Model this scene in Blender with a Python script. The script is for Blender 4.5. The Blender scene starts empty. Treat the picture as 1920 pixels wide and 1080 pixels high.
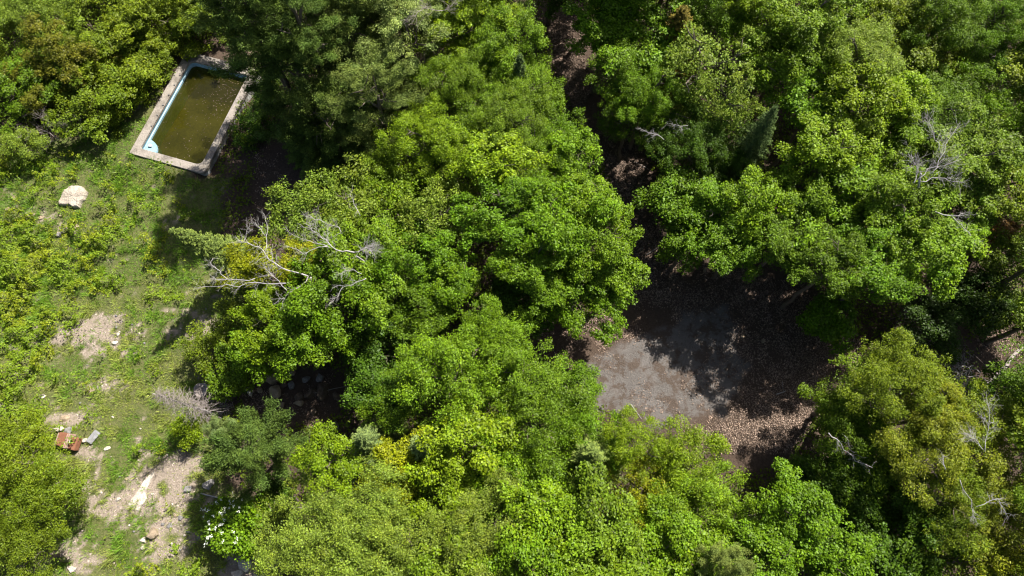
import bpy, math, random
import numpy as np
from mathutils import Vector, Matrix, Quaternion
R_ = math.radians
random.seed(7)
rng = np.random.default_rng(11)
S = bpy.context.scene
COL = S.collection

# ------------------------------------------------------------------ camera, sky, sun, exposure
CAMH, TILT, FPX = 36.0, R_(20.0), 1280.0
cam_d = bpy.data.cameras.new('camera'); cam = bpy.data.objects.new('camera', cam_d); COL.objects.link(cam)
cam.location = (0, 0, CAMH); cam.rotation_euler = (TILT, 0, 0)
cam_d.sensor_width = 36; cam_d.lens = 36 * FPX / 1920; cam_d.clip_end = 2000
S.camera = cam
SUN_EL, SUN_AZ = R_(52), R_(50)            # azimuth from +X towards +Y
W = bpy.data.worlds.new('World'); S.world = W; W.use_nodes = True
wn = W.node_tree.nodes; bg = wn['Background']
sky = wn.new('ShaderNodeTexSky'); sky.sky_type = 'NISHITA'; sky.sun_disc = False
sky.sun_elevation = SUN_EL; sky.sun_rotation = math.pi / 2 - SUN_AZ
sky.dust_density = 2.5; sky.ozone_density = .4
W.node_tree.links.new(sky.outputs[0], bg.inputs[0]); bg.inputs[1].default_value = 0.05
sun_d = bpy.data.lights.new('sun', 'SUN'); sun = bpy.data.objects.new('sun', sun_d); COL.objects.link(sun)
sun_d.energy = 4.9; sun_d.angle = R_(0.5); sun_d.color = (1, 0.95, 0.86)
sdir = Vector((math.cos(SUN_EL) * math.cos(SUN_AZ), math.cos(SUN_EL) * math.sin(SUN_AZ), math.sin(SUN_EL)))
sun.rotation_euler = sdir.to_track_quat('Z', 'Y').to_euler(); sun.location = sdir * 60
S.view_settings.view_transform = 'Standard'; S.view_settings.look = 'None'
S.view_settings.exposure = 1.3; S.view_settings.gamma = 1.0
S.render.engine = 'CYCLES'
S.cycles.pixel_filter_type = 'BLACKMAN_HARRIS'; S.cycles.filter_width = 1.15
S.cycles.max_bounces = 6; S.cycles.transparent_max_bounces = 8; S.cycles.diffuse_bounces = 3

CT, ST = math.cos(TILT), math.sin(TILT)
def at(px, py, z=0.0):
    u = (px - 960) / FPX; v = (540 - py) / FPX
    d = Vector((u, v * CT + ST, v * ST - CT)); t = (z - CAMH) / d.z
    return Vector((d.x * t, d.y * t, z))
def metres(rpx, p):
    """metres covered by rpx photo pixels at a point"""
    depth = p.y * ST + (CAMH - p.z) * CT
    return rpx * depth / FPX

# ------------------------------------------------------------------ helpers
def tag(o, label=None, cat=None, group=None, kind=None):
    if label: o['label'] = label
    if cat: o['category'] = cat
    if group: o['group'] = group
    if kind: o['kind'] = kind
    return o
def empty(name, loc, rz=0.0):
    o = bpy.data.objects.new(name, None); COL.objects.link(o); o.location = loc; o.rotation_euler = (0, 0, rz)
    o.empty_display_size = 0.3
    return o
def link(name, me, parent=None):
    o = bpy.data.objects.new(name, me); COL.objects.link(o)
    if parent is not None: o.parent = parent
    return o
def mesh_from(name, V, F, mat=None, smooth=False):
    me = bpy.data.meshes.new(name); me.from_pydata([tuple(v) for v in V], [], F)
    if mat: me.materials.append(mat)
    if smooth: me.polygons.foreach_set('use_smooth', [True] * len(me.polygons))
    me.update(); return me
def h2(ix, iy, s):
    n = (ix.astype(np.int64) * 374761393 + iy.astype(np.int64) * 668265263 + s * 1442695041) & 0x7fffffff
    n = ((n ^ (n >> 13)) * 1274126177) & 0x7fffffff
    return ((n ^ (n >> 16)) & 0xffff) / 65535.0
def vnoise(x, y, s=0):
    x = np.asarray(x, float); y = np.asarray(y, float)
    ix = np.floor(x); iy = np.floor(y); fx = x - ix; fy = y - iy
    fx = fx * fx * (3 - 2 * fx); fy = fy * fy * (3 - 2 * fy)
    a = h2(ix, iy, s); b = h2(ix + 1, iy, s); c = h2(ix, iy + 1, s); d = h2(ix + 1, iy + 1, s)
    return (a * (1 - fx) + b * fx) * (1 - fy) + (c * (1 - fx) + d * fx) * fy
def fbm(x, y, s=0, o=4):
    r = 0; a = .5; t = 0
    for k in range(o):
        r = r + a * vnoise(x * 2 ** k, y * 2 ** k, s + k * 17); t += a; a *= .55
    return r / t
def unit(a): return a / np.maximum(np.linalg.norm(a, axis=-1, keepdims=True), 1e-9)

# ------------------------------------------------------------------ materials
def newmat(name):
    m = bpy.data.materials.new(name); m.use_nodes = True; nt = m.node_tree; nt.nodes.clear()
    return m, nt, nt.nodes.new('ShaderNodeOutputMaterial')
def nd(nt, t, **k):
    n = nt.nodes.new(t)
    for a, b in k.items(): setattr(n, a, b)
    return n
def math_(nt, op, a, b=None, clamp=False):
    n = nd(nt, 'ShaderNodeMath', operation=op); n.use_clamp = clamp
    for i, x in enumerate((a, b)):
        if x is None: continue
        if isinstance(x, (int, float)): n.inputs[i].default_value = x
        else: nt.links.new(x, n.inputs[i])
    return n.outputs[0]
def mixc(nt, f, a, b, mode='MIX'):
    n = nd(nt, 'ShaderNodeMixRGB', blend_type=mode)
    for i, x in enumerate((f, a, b)):
        if isinstance(x, (int, float)): n.inputs[i].default_value = x
        elif isinstance(x, tuple): n.inputs[i].default_value = (*x, 1)
        else: nt.links.new(x, n.inputs[i])
    return n.outputs[0]
def noise(nt, vec, scale, detail=4, rough=.6):
    n = nd(nt, 'ShaderNodeTexNoise'); n.inputs['Scale'].default_value = scale
    n.inputs['Detail'].default_value = detail; n.inputs['Roughness'].default_value = rough
    if vec is not None: nt.links.new(vec, n.inputs['Vector'])
    return n.outputs['Fac']
def ramp(nt, f, lo, hi):
    n = nd(nt, 'ShaderNodeMapRange'); n.inputs['From Min'].default_value = lo; n.inputs['From Max'].default_value = hi
    nt.links.new(f, n.inputs['Value']); return n.outputs[0]

def foliage_mat(name, trans=0.27, rough=0.5, spec=0.2, yellow=(1.3, 1.1, .6), base=None):
    m, nt, out = newmat(name)
    if base is None:
        oi = nd(nt, 'ShaderNodeObjectInfo'); c = oi.outputs['Color']
    else:
        c = nd(nt, 'ShaderNodeRGB'); c.outputs[0].default_value = (*base, 1); c = c.outputs[0]
    at_ = nd(nt, 'ShaderNodeAttribute', attribute_name='leafvar'); sp = nd(nt, 'ShaderNodeSeparateXYZ')
    nt.links.new(at_.outputs['Vector'], sp.inputs[0])
    yel = mixc(nt, 1.0, c, yellow, 'MULTIPLY')
    c2 = mixc(nt, sp.outputs[1], c, yel)
    cx = nd(nt, 'ShaderNodeVectorMath', operation='SCALE'); nt.links.new(c2, cx.inputs[0]); nt.links.new(sp.outputs[0], cx.inputs['Scale'])
    col = cx.outputs[0]
    bs = nd(nt, 'ShaderNodeBsdfPrincipled'); nt.links.new(col, bs.inputs['Base Color'])
    bs.inputs['Roughness'].default_value = rough; bs.inputs['Specular IOR Level'].default_value = spec
    tr = nd(nt, 'ShaderNodeBsdfTranslucent')
    tc = mixc(nt, 1.0, col, (1.15, 1.35, .35), 'MULTIPLY'); nt.links.new(tc, tr.inputs['Color'])
    mx = nd(nt, 'ShaderNodeMixShader'); mx.inputs[0].default_value = trans
    nt.links.new(bs.outputs[0], mx.inputs[1]); nt.links.new(tr.outputs[0], mx.inputs[2]); nt.links.new(mx.outputs[0], out.inputs[0])
    return m
M_LEAF = foliage_mat('leaf')
M_NEEDLE = foliage_mat('needle', trans=.12, rough=.6, spec=.12, yellow=(1.25, 1.1, .8))
M_GRASS = foliage_mat('grass_blade', trans=.25, yellow=(2.7, 1.4, 5.0), base=(.112, .225, .014))
M_WEED = foliage_mat('weed_leaf', trans=.3, yellow=(1.5, 1.05, .7), base=(.145, .23, .012))
M_GRAVEL = foliage_mat('gravel', trans=0, rough=.9, spec=.1, yellow=(.8, .75, .72), base=(.40, .34, .29))
M_LITTER = foliage_mat('dry_leaf', trans=.1, rough=.8, spec=.1, yellow=(1.6, 1.5, 1.4), base=(.22, .170, .142))

def simple_mat(name, c1, c2, scale=6, rough=.85, bump=.4, metal=0, detail=5, spec=.3, lo=.35, hi=.65):
    m, nt, out = newmat(name)
    tc = nd(nt, 'ShaderNodeTexCoord').outputs['Object']
    f = ramp(nt, noise(nt, tc, scale, detail), lo, hi)
    f2 = ramp(nt, noise(nt, tc, scale * 7, 3), .3, .7)
    c = mixc(nt, f, c1, c2); c = mixc(nt, .35, c, mixc(nt, f2, tuple(x * .7 for x in c1), tuple(min(1, x * 1.15) for x in c2)))
    bs = nd(nt, 'ShaderNodeBsdfPrincipled'); nt.links.new(c, bs.inputs['Base Color'])
    bs.inputs['Roughness'].default_value = rough; bs.inputs['Metallic'].default_value = metal; bs.inputs['Specular IOR Level'].default_value = spec
    bp = nd(nt, 'ShaderNodeBump'); bp.inputs['Strength'].default_value = bump; bp.inputs['Distance'].default_value = .03
    nt.links.new(f2, bp.inputs['Height']); nt.links.new(bp.outputs[0], bs.inputs['Normal'])
    nt.links.new(bs.outputs[0], out.inputs[0]); return m
M_BARK = simple_mat('bark', (.10, .075, .055), (.19, .16, .13), 5)
M_DEAD = simple_mat('weathered_wood', (.24, .225, .215), (.42, .40, .385), 4)
M_DEADD = simple_mat('dead_twig', (.20, .17, .15), (.36, .31, .29), 4)
M_ROCKW = simple_mat('pale_rock', (.34, .29, .24), (.58, .52, .45), 2.2, bump=.7)
M_ROCKB2 = simple_mat('buff_rock', (.24, .20, .155), (.42, .37, .31), 1.9, bump=.8)
M_ROCKT = simple_mat('tan_rock', (.20, .15, .10), (.34, .27, .19), 2.5, bump=.7)
M_ROCKG = simple_mat('grey_rock', (.12, .115, .11), (.26, .245, .24), 3, bump=.7)
M_ROCKB = simple_mat('brown_rock_shaded', (.06, .042, .03), (.15, .11, .08), 3, bump=.7)  # brown, darkened to put the rock pile's shade into its colour
M_CONC = simple_mat('old_concrete', (.125, .108, .09), (.285, .252, .22), 1.6, bump=.6, detail=8, lo=.38, hi=.56)
M_BLUE = simple_mat('blue_pool_paint', (.15, .27, .34), (.30, .46, .54), 1.3, rough=.5, bump=.15)
M_RUST = simple_mat('rusty_sheet_metal', (.17, .066, .036), (.26, .12, .07), 3, rough=.85, bump=.2)
M_RUSTL = simple_mat('bare_metal_edge', (.32, .2, .15), (.5, .38, .33), 6, rough=.5, bump=.2)
M_GALV = simple_mat('grey_metal', (.15, .15, .15), (.26, .26, .27), 5, rough=.6, metal=.3, bump=.1)
M_WHITE = simple_mat('white_petal', (.5, .54, .44), (.7, .72, .63), 5, rough=.6, bump=.05)
M_PLAST = simple_mat('white_plastic', (.6, .6, .6), (.75, .75, .75), 5, rough=.4, bump=.05)

# ------------------------------------------------------------------ terrain
PZ = .55                                             # top of the pool coping
pc = [at(349, 94, PZ), at(485, 131, PZ), at(380, 327, PZ), at(244, 286, PZ)]   # outer corners: far left, far right, near right, near left
pcen = sum(pc, Vector()) / 4
pe = ((pc[1] - pc[2]) + (pc[0] - pc[3])); pe.z = 0; PL = pe.length / 2; pe.normalize()        # long axis
ps = Vector((pe.y, -pe.x, 0)); PW = (((pc[1] - pc[0]).length) + (pc[2] - pc[3]).length) / 2   # short axis
print('pool', PL, PW, 'angle', (pc[1]-pc[0]).angle(pc[0]-pc[3])*57.3)
def pool_uv(x, y): return (x - pcen.x) * ps.x + (y - pcen.y) * ps.y, (x - pcen.x) * pe.x + (y - pcen.y) * pe.y
def sstep(a, b, t):
    t = np.clip((t - a) / (b - a), 0, 1); return t * t * (3 - 2 * t)
def gh(x, y):
    x = np.asarray(x, float); y = np.asarray(y, float)
    z = (fbm(x * .09, y * .09, 3, 3) - .5) * .7 + (fbm(x * .6, y * .6, 9, 3) - .5) * .16
    u, v = pool_uv(x, y)
    d = np.hypot(np.maximum(np.abs(u) - PW / 2, 0), np.maximum(np.abs(v) - PL / 2, 0))
    near = 1 - sstep(0, 2.2, d)
    side = sstep(PW / 2 - .8, PW / 2 + .1, u)
    z = z * (1 - near) + near * ((PZ - .12) * (1 - side) + (-.05 - .55 * sstep(1.0, 3.4, v)) * side)
    ins = (np.abs(u) < PW / 2 - .22) & (np.abs(v) < PL / 2 - .22)
    return np.where(ins, -2.6, z)
def gz(x, y): return float(gh(x, y))
def onground(px, py):
    p = at(px, py, 0)
    for _ in range(4): p = at(px, py, gz(p.x, p.y))
    return p

def seg_dist(x, y, poly):
    """signed distance to polygon, + inside"""
    d = np.full(x.shape, 1e9); ins = np.zeros(x.shape, bool); n = len(poly)
    for i in range(n):
        a = poly[i]; b = poly[(i + 1) % n]; ex, ey = b[0] - a[0], b[1] - a[1]
        t = np.clip(((x - a[0]) * ex + (y - a[1]) * ey) / (ex * ex + ey * ey), 0, 1)
        d = np.minimum(d, np.hypot(x - a[0] - t * ex, y - a[1] - t * ey))
        c = (a[1] > y) != (b[1] > y)
        ins ^= c & (x < ex * (y - a[1]) / (ey if abs(ey) > 1e-9 else 1e-9) + a[0])
    return np.where(ins, d, -d)
def wpoly(pts): return [tuple(at(*p)[:2]) for p in pts]
FIELD = wpoly([(-500, 230), (0, 285), (150, 250), (215, 215), (300, 150), (330, 320), (430, 330), (410, 440), (460, 560), (450, 640), (400, 720), (440, 820), (430, 900), (520, 960), (520, 1300), (-500, 1300)])
ASPH = wpoly([(1050, 700), (1120, 655), (1190, 625), (1250, 600), (1310, 570), (1380, 560), (1400, 640), (1400, 720), (1370, 770), (1310, 800), (1230, 800), (1160, 780), (1080, 760)])
def blobs(x, y, L):
    r = np.zeros(x.shape)
    for px, py, rx, ry, w in L:
        c = at(px, py); r = np.maximum(r, w * np.exp(-(((x - c.x) / rx) ** 2 + ((y - c.y) / ry) ** 2)))
    return r
DIRT = [(230, 950, 2.6, 1.0, .8), (150, 1040, 1.6, .9, .7), (320, 890, 1.8, .7, 1.1), (290, 1040, 1.6, .9, .6), (390, 610, 1.4, .7, .7), (330, 620, 1.2, .5, .6), (165, 625, 2.1, 1.2, 1.15), (225, 600, 1.3, .8, .8), (375, 600, 1.0, .6, .7), (270, 620, 1.2, .7, .6), (400, 555, .8, .5, .5), (360, 870, 1.8, .8, 1.15), (300, 880, 1.3, .7, .9),
        (265, 925, 1.1, 1.3, .9), (200, 950, 1.6, 1.2, .85), (290, 1000, 1.1, .9, .9), (340, 985, 1.4, 1.0, .8), (470, 1060, 1.2, 1.2, 1.5), (120, 1000, 1.2, .8, .7), (70, 400, 1.4, .9, .55), (130, 430, .7, .5, .55),
        (130, 790, .9, .6, 1.0), (160, 860, .7, 1.1, .75), (180, 730, 1.2, .7, .5), (20, 690, .6, 1.4, .5), (420, 700, 1.5, 1., .8), (30, 370, 1.2, .5, .5), (160, 900, .5, .9, .7), (330, 930, 1, 1, .7)]
BARE = [(530, 350, 2.0, 3.2, 1.), (560, 270, 2.6, 2.4, 1.), (480, 400, 1.5, 2.0, .5)]
def zones(x, y):
    wx = x + (fbm(x * .8, y * .8, 21, 3) - .5) * 1.6; wy = y + (fbm(x * .8, y * .8, 55, 3) - .5) * 1.6
    f = sstep(-.3, .4, seg_dist(wx, wy, FIELD)); a = sstep(-.2, .35, seg_dist(wx, wy, ASPH))
    nz = fbm(x * 1.7, y * 1.7, 5, 4)
    dirt = sstep(.36, .62, blobs(x, y, DIRT) * .75 + .12 * sstep(14, 6, y) + (nz - .5) * 1.5 + (fbm(x * 5, y * 5, 8, 2) - .5) * .5) * f
    f = f * (1 - sstep(.5, .9, blobs(x, y, BARE) + (nz - .5) * .7))
    return f, dirt, a
def ax(lo, hi, step, far):
    core = np.arange(lo, hi + .001, step); k = np.array([1, 3, 7, 15, 30, 60, 120, 240, far])
    return np.concatenate([(lo - k)[::-1], core, hi + k])
gx = ax(-38, 38, .2, 500); gy = ax(-6, 40, .2, 500)
GX, GY = np.meshgrid(gx, gy); GZ = gh(GX, GY)
nx, ny = len(gx), len(gy)
gm = bpy.data.meshes.new('ground'); V = np.stack([GX, GY, GZ], -1).reshape(-1, 3)
idx = np.arange(nx * ny).reshape(ny, nx)
Q = np.stack([idx[:-1, :-1], idx[:-1, 1:], idx[1:, 1:], idx[1:, :-1]], -1).reshape(-1, 4)
def fill_quads(me, V, Q):
    me.vertices.add(len(V)); me.vertices.foreach_set('co', V.astype(np.float32).ravel())
    me.loops.add(Q.size); me.loops.foreach_set('vertex_index', Q.astype(np.int32).ravel())
    me.polygons.add(len(Q)); me.polygons.foreach_set('loop_start', (np.arange(len(Q)) * Q.shape[1]).astype(np.int32))
    me.update(calc_edges=True)
fill_quads(gm, V, Q)
f_, d_, a_ = zones(GX.ravel(), GY.ravel())
att = gm.attributes.new('zone', 'FLOAT_VECTOR', 'POINT'); att.data.foreach_set('vector', np.stack([f_, d_, a_], -1).astype(np.float32).ravel())
gm.polygons.foreach_set('use_smooth', [True] * len(gm.polygons))
mg, nt, out = newmat('ground_surface')
tc = nd(nt, 'ShaderNodeTexCoord').outputs['Object']
za = nd(nt, 'ShaderNodeAttribute', attribute_name='zone'); zs = nd(nt, 'ShaderNodeSeparateXYZ'); nt.links.new(za.outputs['Vector'], zs.inputs[0])
n1 = ramp(nt, noise(nt, tc, 1.3, 6, .65), .35, .65); n2 = ramp(nt, noise(nt, tc, 9, 5, .7), .3, .7); n3 = ramp(nt, noise(nt, tc, 38, 3, .6), .35, .65)
gcol = mixc(nt, n1, (.06, .10, .014), (.12, .15, .03)); gcol = mixc(nt, math_(nt, 'MULTIPLY', n2, .6), gcol, (.27, .22, .13))
gcol = mixc(nt, math_(nt, 'MULTIPLY', n3, .35), gcol, (.05, .07, .02))
dcol = mixc(nt, n2, (.20, .15, .11), (.38, .31, .25)); dcol = mixc(nt, math_(nt, 'MULTIPLY', n3, .5), dcol, (.44, .38, .32))
lcol = mixc(nt, n2, (.034, .024, .017), (.095, .065, .048)); lcol = mixc(nt, math_(nt, 'MULTIPLY', n3, .4), lcol, (.17, .125, .098))  # forest floor colours, darkened to put the trees' shade into the ground
acol = mixc(nt, n1, (.095, .085, .08), (.145, .132, .127)); acol = mixc(nt, math_(nt, 'MULTIPLY', n3, .5), acol, (.235, .215, .20)); acol = mixc(nt, math_(nt, 'MULTIPLY', ramp(nt, noise(nt, tc, 1.1, 8, .75), .49, .56), .8), acol, (.085, .06, .045))
vo = nd(nt, 'ShaderNodeTexVoronoi', feature='DISTANCE_TO_EDGE'); vo.inputs['Scale'].default_value = .55
wv = nd(nt, 'ShaderNodeVectorMath', operation='ADD'); nt.links.new(tc, wv.inputs[0])
nn = nd(nt, 'ShaderNodeTexNoise'); nn.inputs['Scale'].default_value = 1.2; nn.inputs['Detail'].default_value = 5; nt.links.new(tc, nn.inputs['Vector']); nt.links.new(nn.outputs['Color'], wv.inputs[1]); nt.links.new(wv.outputs[0], vo.inputs['Vector'])
crk = math_(nt, 'SUBTRACT', 1.0, ramp(nt, vo.outputs['Distance'], .005, .03)); acol = mixc(nt, math_(nt, 'MULTIPLY', crk, .3), acol, (.10, .07, .05))
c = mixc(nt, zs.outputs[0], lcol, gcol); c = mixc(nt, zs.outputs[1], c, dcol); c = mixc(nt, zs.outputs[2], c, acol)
bs = nd(nt, 'ShaderNodeBsdfPrincipled'); nt.links.new(c, bs.inputs['Base Color']); bs.inputs['Roughness'].default_value = .95; bs.inputs['Specular IOR Level'].default_value = .15
bp = nd(nt, 'ShaderNodeBump'); bp.inputs['Strength'].default_value = .7; bp.inputs['Distance'].default_value = .06
nt.links.new(math_(nt, 'ADD', n2, n3), bp.inputs['Height']); nt.links.new(bp.outputs[0], bs.inputs['Normal']); nt.links.new(bs.outputs[0], out.inputs[0])
gm.materials.append(mg)
tag(link('ground', gm), kind='structure')

# ------------------------------------------------------------------ leaf cards -> one mesh
def leaf_mesh(name, P, N, D, L, Wd, tone, hue, mat, fold=.18):
    N = unit(N); D = unit(D - N * np.sum(D * N, -1, keepdims=True)); Sd = np.cross(N, D)
    L = L[:, None]; Wd = Wd[:, None]
    up = N * Wd * fold
    V = np.stack([P - D * L * .5, P + Sd * Wd * .5 + up - D * L * .08, P + D * L * .5, P - Sd * Wd * .5 + up - D * L * .08], 1).reshape(-1, 3)
    n = len(P); me = bpy.data.meshes.new(name); fill_quads(me, V, np.arange(n * 4).reshape(n, 4))
    a = me.attributes.new('leafvar', 'FLOAT_VECTOR', 'POINT')
    t = np.repeat(np.stack([tone, hue, np.zeros(n)], -1), 4, axis=0)
    a.data.foreach_set('vector', t.astype(np.float32).ravel()); me.materials.append(mat); return me
def rv(n): return unit(rng.normal(size=(n, 3)))

def broad_crown(name, R, style):
    """lobes > twig clumps > leaves; origin at the crown's centre"""
    st = dict(maple=dict(ls=.094, lw=.8, cr=.29, cd=9.5, m=74, flat=.55, droop=0, tilt=.6),
              fine=dict(ls=.07, lw=.62, cr=.22, cd=20, m=60, flat=.85, droop=0, tilt=.8),
              spray=dict(ls=.085, lw=.7, cr=.20, cd=10, m=34, flat=.7, droop=0, tilt=.8),
              droop=dict(ls=.125, lw=.55, cr=.27, cd=9, m=38, flat=.8, droop=.9, tilt=.6),
              olive=dict(ls=.075, lw=.6, cr=.21, cd=17, m=42, flat=1.3, droop=0, tilt=.8))[style]
    nl = int(16 + R * 5); lob = []
    ph = rng.uniform(0, 6.28)
    for i in range(nl):
        z = 1 - 1.22 * (i + .5) / nl; a = ph + i * 2.39996 + rng.normal() * .35; r = math.sqrt(max(0, 1 - z * z))
        d = np.array([r * math.cos(a), r * math.sin(a), z])
        if rng.random() < .22: continue
        k = rng.uniform(.42, 1.02) * R; lr = R * rng.uniform(.15, .36) * (1.1 - .35 * k / R)
        lob.append((d * k * np.array([1, 1, .6]) + np.array([0, 0, rng.normal() * .13 * R]), d, lr, rng.normal() * .06))
    Ps, Ns, Ds, Ts, Hs, Ls = [], [], [], [], [], []
    for c, d, lr, lt in lob:
        nc = max(5, int(st['cd'] * 2.9 * lr * lr * 1.7))
        dirs = unit(rng.normal(size=(nc, 3)) + d * .75 + np.array([0, 0, .65]))
        for q in dirs:
            cp = c + q * lr * (rng.uniform(.55, 1.2) if rng.random() < .85 else rng.uniform(1.2, 1.9)) * np.array([1, 1, .7])
            if any(np.linalg.norm(cp - c2) < l2 * .5 for c2, _, l2, _ in lob): continue
            sz = rng.uniform(.5, 1.45); m = int(st['m'] * sz ** 1.6) + 4; cr = st['cr'] * sz
            o = rv(m) * (rng.random((m, 1)) ** .45) * cr; o[:, 2] *= st['flat']
            if style == 'olive': o = o + q * (rng.random((m, 1)) - .3) * cr * 1.5
            ct = 1 + lt + rng.normal() * .10; ch = rng.random() ** 2 * .6
            rad = unit(o)
            nn_ = np.array([0, 0, .95]) * (1 - st['droop'] * .6) + rad * .35 + q * .2 + rng.normal(size=(m, 3)) * st['tilt'] * .85
            dd = rad + rng.normal(size=(m, 3)) * .5 + q * .5 - np.array([0, 0, 1.4]) * st['droop']
            Ps.append(cp + o); Ns.append(nn_); Ds.append(dd); Ts.append(ct * rng.uniform(.5, 1.34, m)); Hs.append(np.clip(ch + rng.normal(size=m) * .15, 0, 1)); Ls.append(st['ls'] * rng.uniform(.65, 1.25, m))
    # loose inner leaves
    m = int((700 if style == 'fine' else 380) * R * R); o = rv(m) * R * (rng.random((m, 1)) ** .5) * .8; o[:, 2] *= .6; o[:, 2] -= .1 * R
    Ps.append(o); Ns.append(rng.normal(size=(m, 3)) * .6 + np.array([0, 0, 1])); Ds.append(rng.normal(size=(m, 3))); Ts.append(rng.uniform(.7, 1.1, m)); Hs.append(np.zeros(m)); Ls.append(st['ls'] * rng.uniform(.8, 1.3, m))
    P = np.concatenate(Ps); L = np.concatenate(Ls)
    return leaf_mesh(name, P, np.concatenate(Ns), np.concatenate(Ds), L, L * st['lw'], np.concatenate(Ts), np.concatenate(Hs), M_LEAF)

def pine_crown(name, R):
    """long upswept limbs ending in plumes of needle tufts; origin at crown centre, trunk axis z"""
    Ps, Ds, Ts, Hs, Ls = [], [], [], [], []
    nb = int(16 + R * 9)
    for i in range(nb):
        t = (i + rng.random()) / nb; zb = (t * 2.3 - 1.35) * R
        ln = R * (1.1 - .8 * max(0, t - .15)) * rng.uniform(.6, 1.12); a = i * 2.39996 + rng.normal() * .35
        d = np.array([math.cos(a), math.sin(a), 0]); side = np.array([-d[1], d[0], 0]); ct = 1 + rng.normal() * .12
        npl = int(4 + ln * 5)
        for k in range(npl):
            s = 1 - rng.random() ** 1.3 * .62; sp = rng.normal() * .22 * ln * (1.25 - s)
            c = d * s * ln + side * sp + np.array([0, 0, zb + (s ** 2) * ln * .3 + rng.normal() * .1])
            q = unit(d * .9 + side * (sp / ln) * 2 + np.array([0, 0, .6]) + rng.normal(size=3) * .25)
            m = 95; pr = rng.uniform(.16, .34); o = rv(m) * (rng.random((m, 1)) ** .5) * pr; o[:, 2] *= .45; o = o + q * (rng.random((m, 1)) - .5) * pr * 1.9
            dr = unit(rv(m) * .75 + q * 1.0 + np.array([0, 0, .25])); l = rng.uniform(.08, .16, m); ts = ct * rng.uniform(.85, 1.15)
            Ps.append(c + o); Ds.append(dr); Ls.append(l); Ts.append(ts * rng.uniform(.6, 1.35, m)); Hs.append(np.full(m, rng.random() * .8))
    P = np.concatenate(Ps); D = np.concatenate(Ds); L = np.concatenate(Ls)
    return leaf_mesh(name, P, rng.normal(size=P.shape) + np.array([0, 0, .8]), D, L, np.full(len(L), .034), np.concatenate(Ts), np.concatenate(Hs), M_NEEDLE, .05)

def spruce_crown(name, H, R, dens=1.0):
    """cone of whorled drooping branches from z=.12H to H"""
    Ps, Ds, Ts, Hs, Ls = [], [], [], [], []
    z = .1 * H
    while z < H * .985:
        fr = (z - .1 * H) / (.9 * H); ln0 = R * (1 - fr) ** .85 + .06; nb = max(4, int(5 + ln0 * 4)); a0 = rng.uniform(0, 6.28)
        for b in range(nb):
            a = a0 + b * 6.283 / nb + rng.normal() * .12; ln = ln0 * rng.uniform(.75, 1.12); d = np.array([math.cos(a), math.sin(a), 0]); side = np.array([-d[1], d[0], 0])
            n = int((ln * 140 + 10) * dens); s = rng.random(n) ** .7; sg = rng.choice([-1, 1], n); w = rng.random(n) * (1.05 - s) * .42 * ln
            c = d * (s * ln)[:, None] + side * (sg * w)[:, None]; c[:, 2] = z - .22 * s * ln + .12 * s ** 2 * ln + rng.normal(size=n) * .03 - w * .1
            dr = unit(d * .9 + side * (sg * .8)[:, None] + rng.normal(size=(n, 3)) * .35 + np.array([0, 0, .15]))
            Ps.append(c); Ds.append(dr); Ls.append(rng.uniform(.07, .15, n)); ct = rng.normal() * .1 + 1
            Ts.append(ct * rng.uniform(.75, 1.2, n) * (1 + .25 * (s > .8))); Hs.append(np.clip(rng.random(n) * .3 + .5 * (s > .85), 0, 1))
        z += rng.uniform(.13, .2) * (.6 + .5 * ln0)
    P = np.concatenate(Ps); D = np.concatenate(Ds); L = np.concatenate(Ls)
    return leaf_mesh(name, P, rng.normal(size=P.shape) * .6 + np.array([0, 0, 1.]), D, L, L * .24, np.concatenate(Ts), np.concatenate(Hs), M_NEEDLE, .1)

# ------------------------------------------------------------------ tubes
def tubes(paths, n=5):
    V, F = [], []
    for pts, rad in paths:
        k = len(pts); b0 = len(V)
        for i, p in enumerate(pts):
            t = (pts[min(i + 1, k - 1)] - pts[max(i - 1, 0)]).normalized(); u = t.orthogonal().normalized() if i == 0 else (u - t * u.dot(t)).normalized()
            w = t.cross(u)
            for j in range(n):
                a = j * 6.2832 / n; V.append(p + (u * math.cos(a) + w * math.sin(a)) * rad[i])
        for i in range(k - 1):
            for j in range(n): F.append((b0 + i * n + j, b0 + i * n + (j + 1) % n, b0 + (i + 1) * n + (j + 1) % n, b0 + (i + 1) * n + j))
        F.append(tuple(b0 + j for j in range(n))[::-1]); F.append(tuple(b0 + (k - 1) * n + j for j in range(n)))
    return V, F
def wander(p0, p1, r0, r1, k=6, j=.08):
    p0, p1 = Vector(p0), Vector(p1); L = (p1 - p0).length
    pts = [p0.lerp(p1, i / k) + (Vector((random.gauss(0, 1), random.gauss(0, 1), random.gauss(0, 1))) * j * L * (0 if i in (0,) else 1) * .5) for i in range(k + 1)]
    return pts, [r0 + (r1 - r0) * i / k for i in range(k + 1)]
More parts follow.
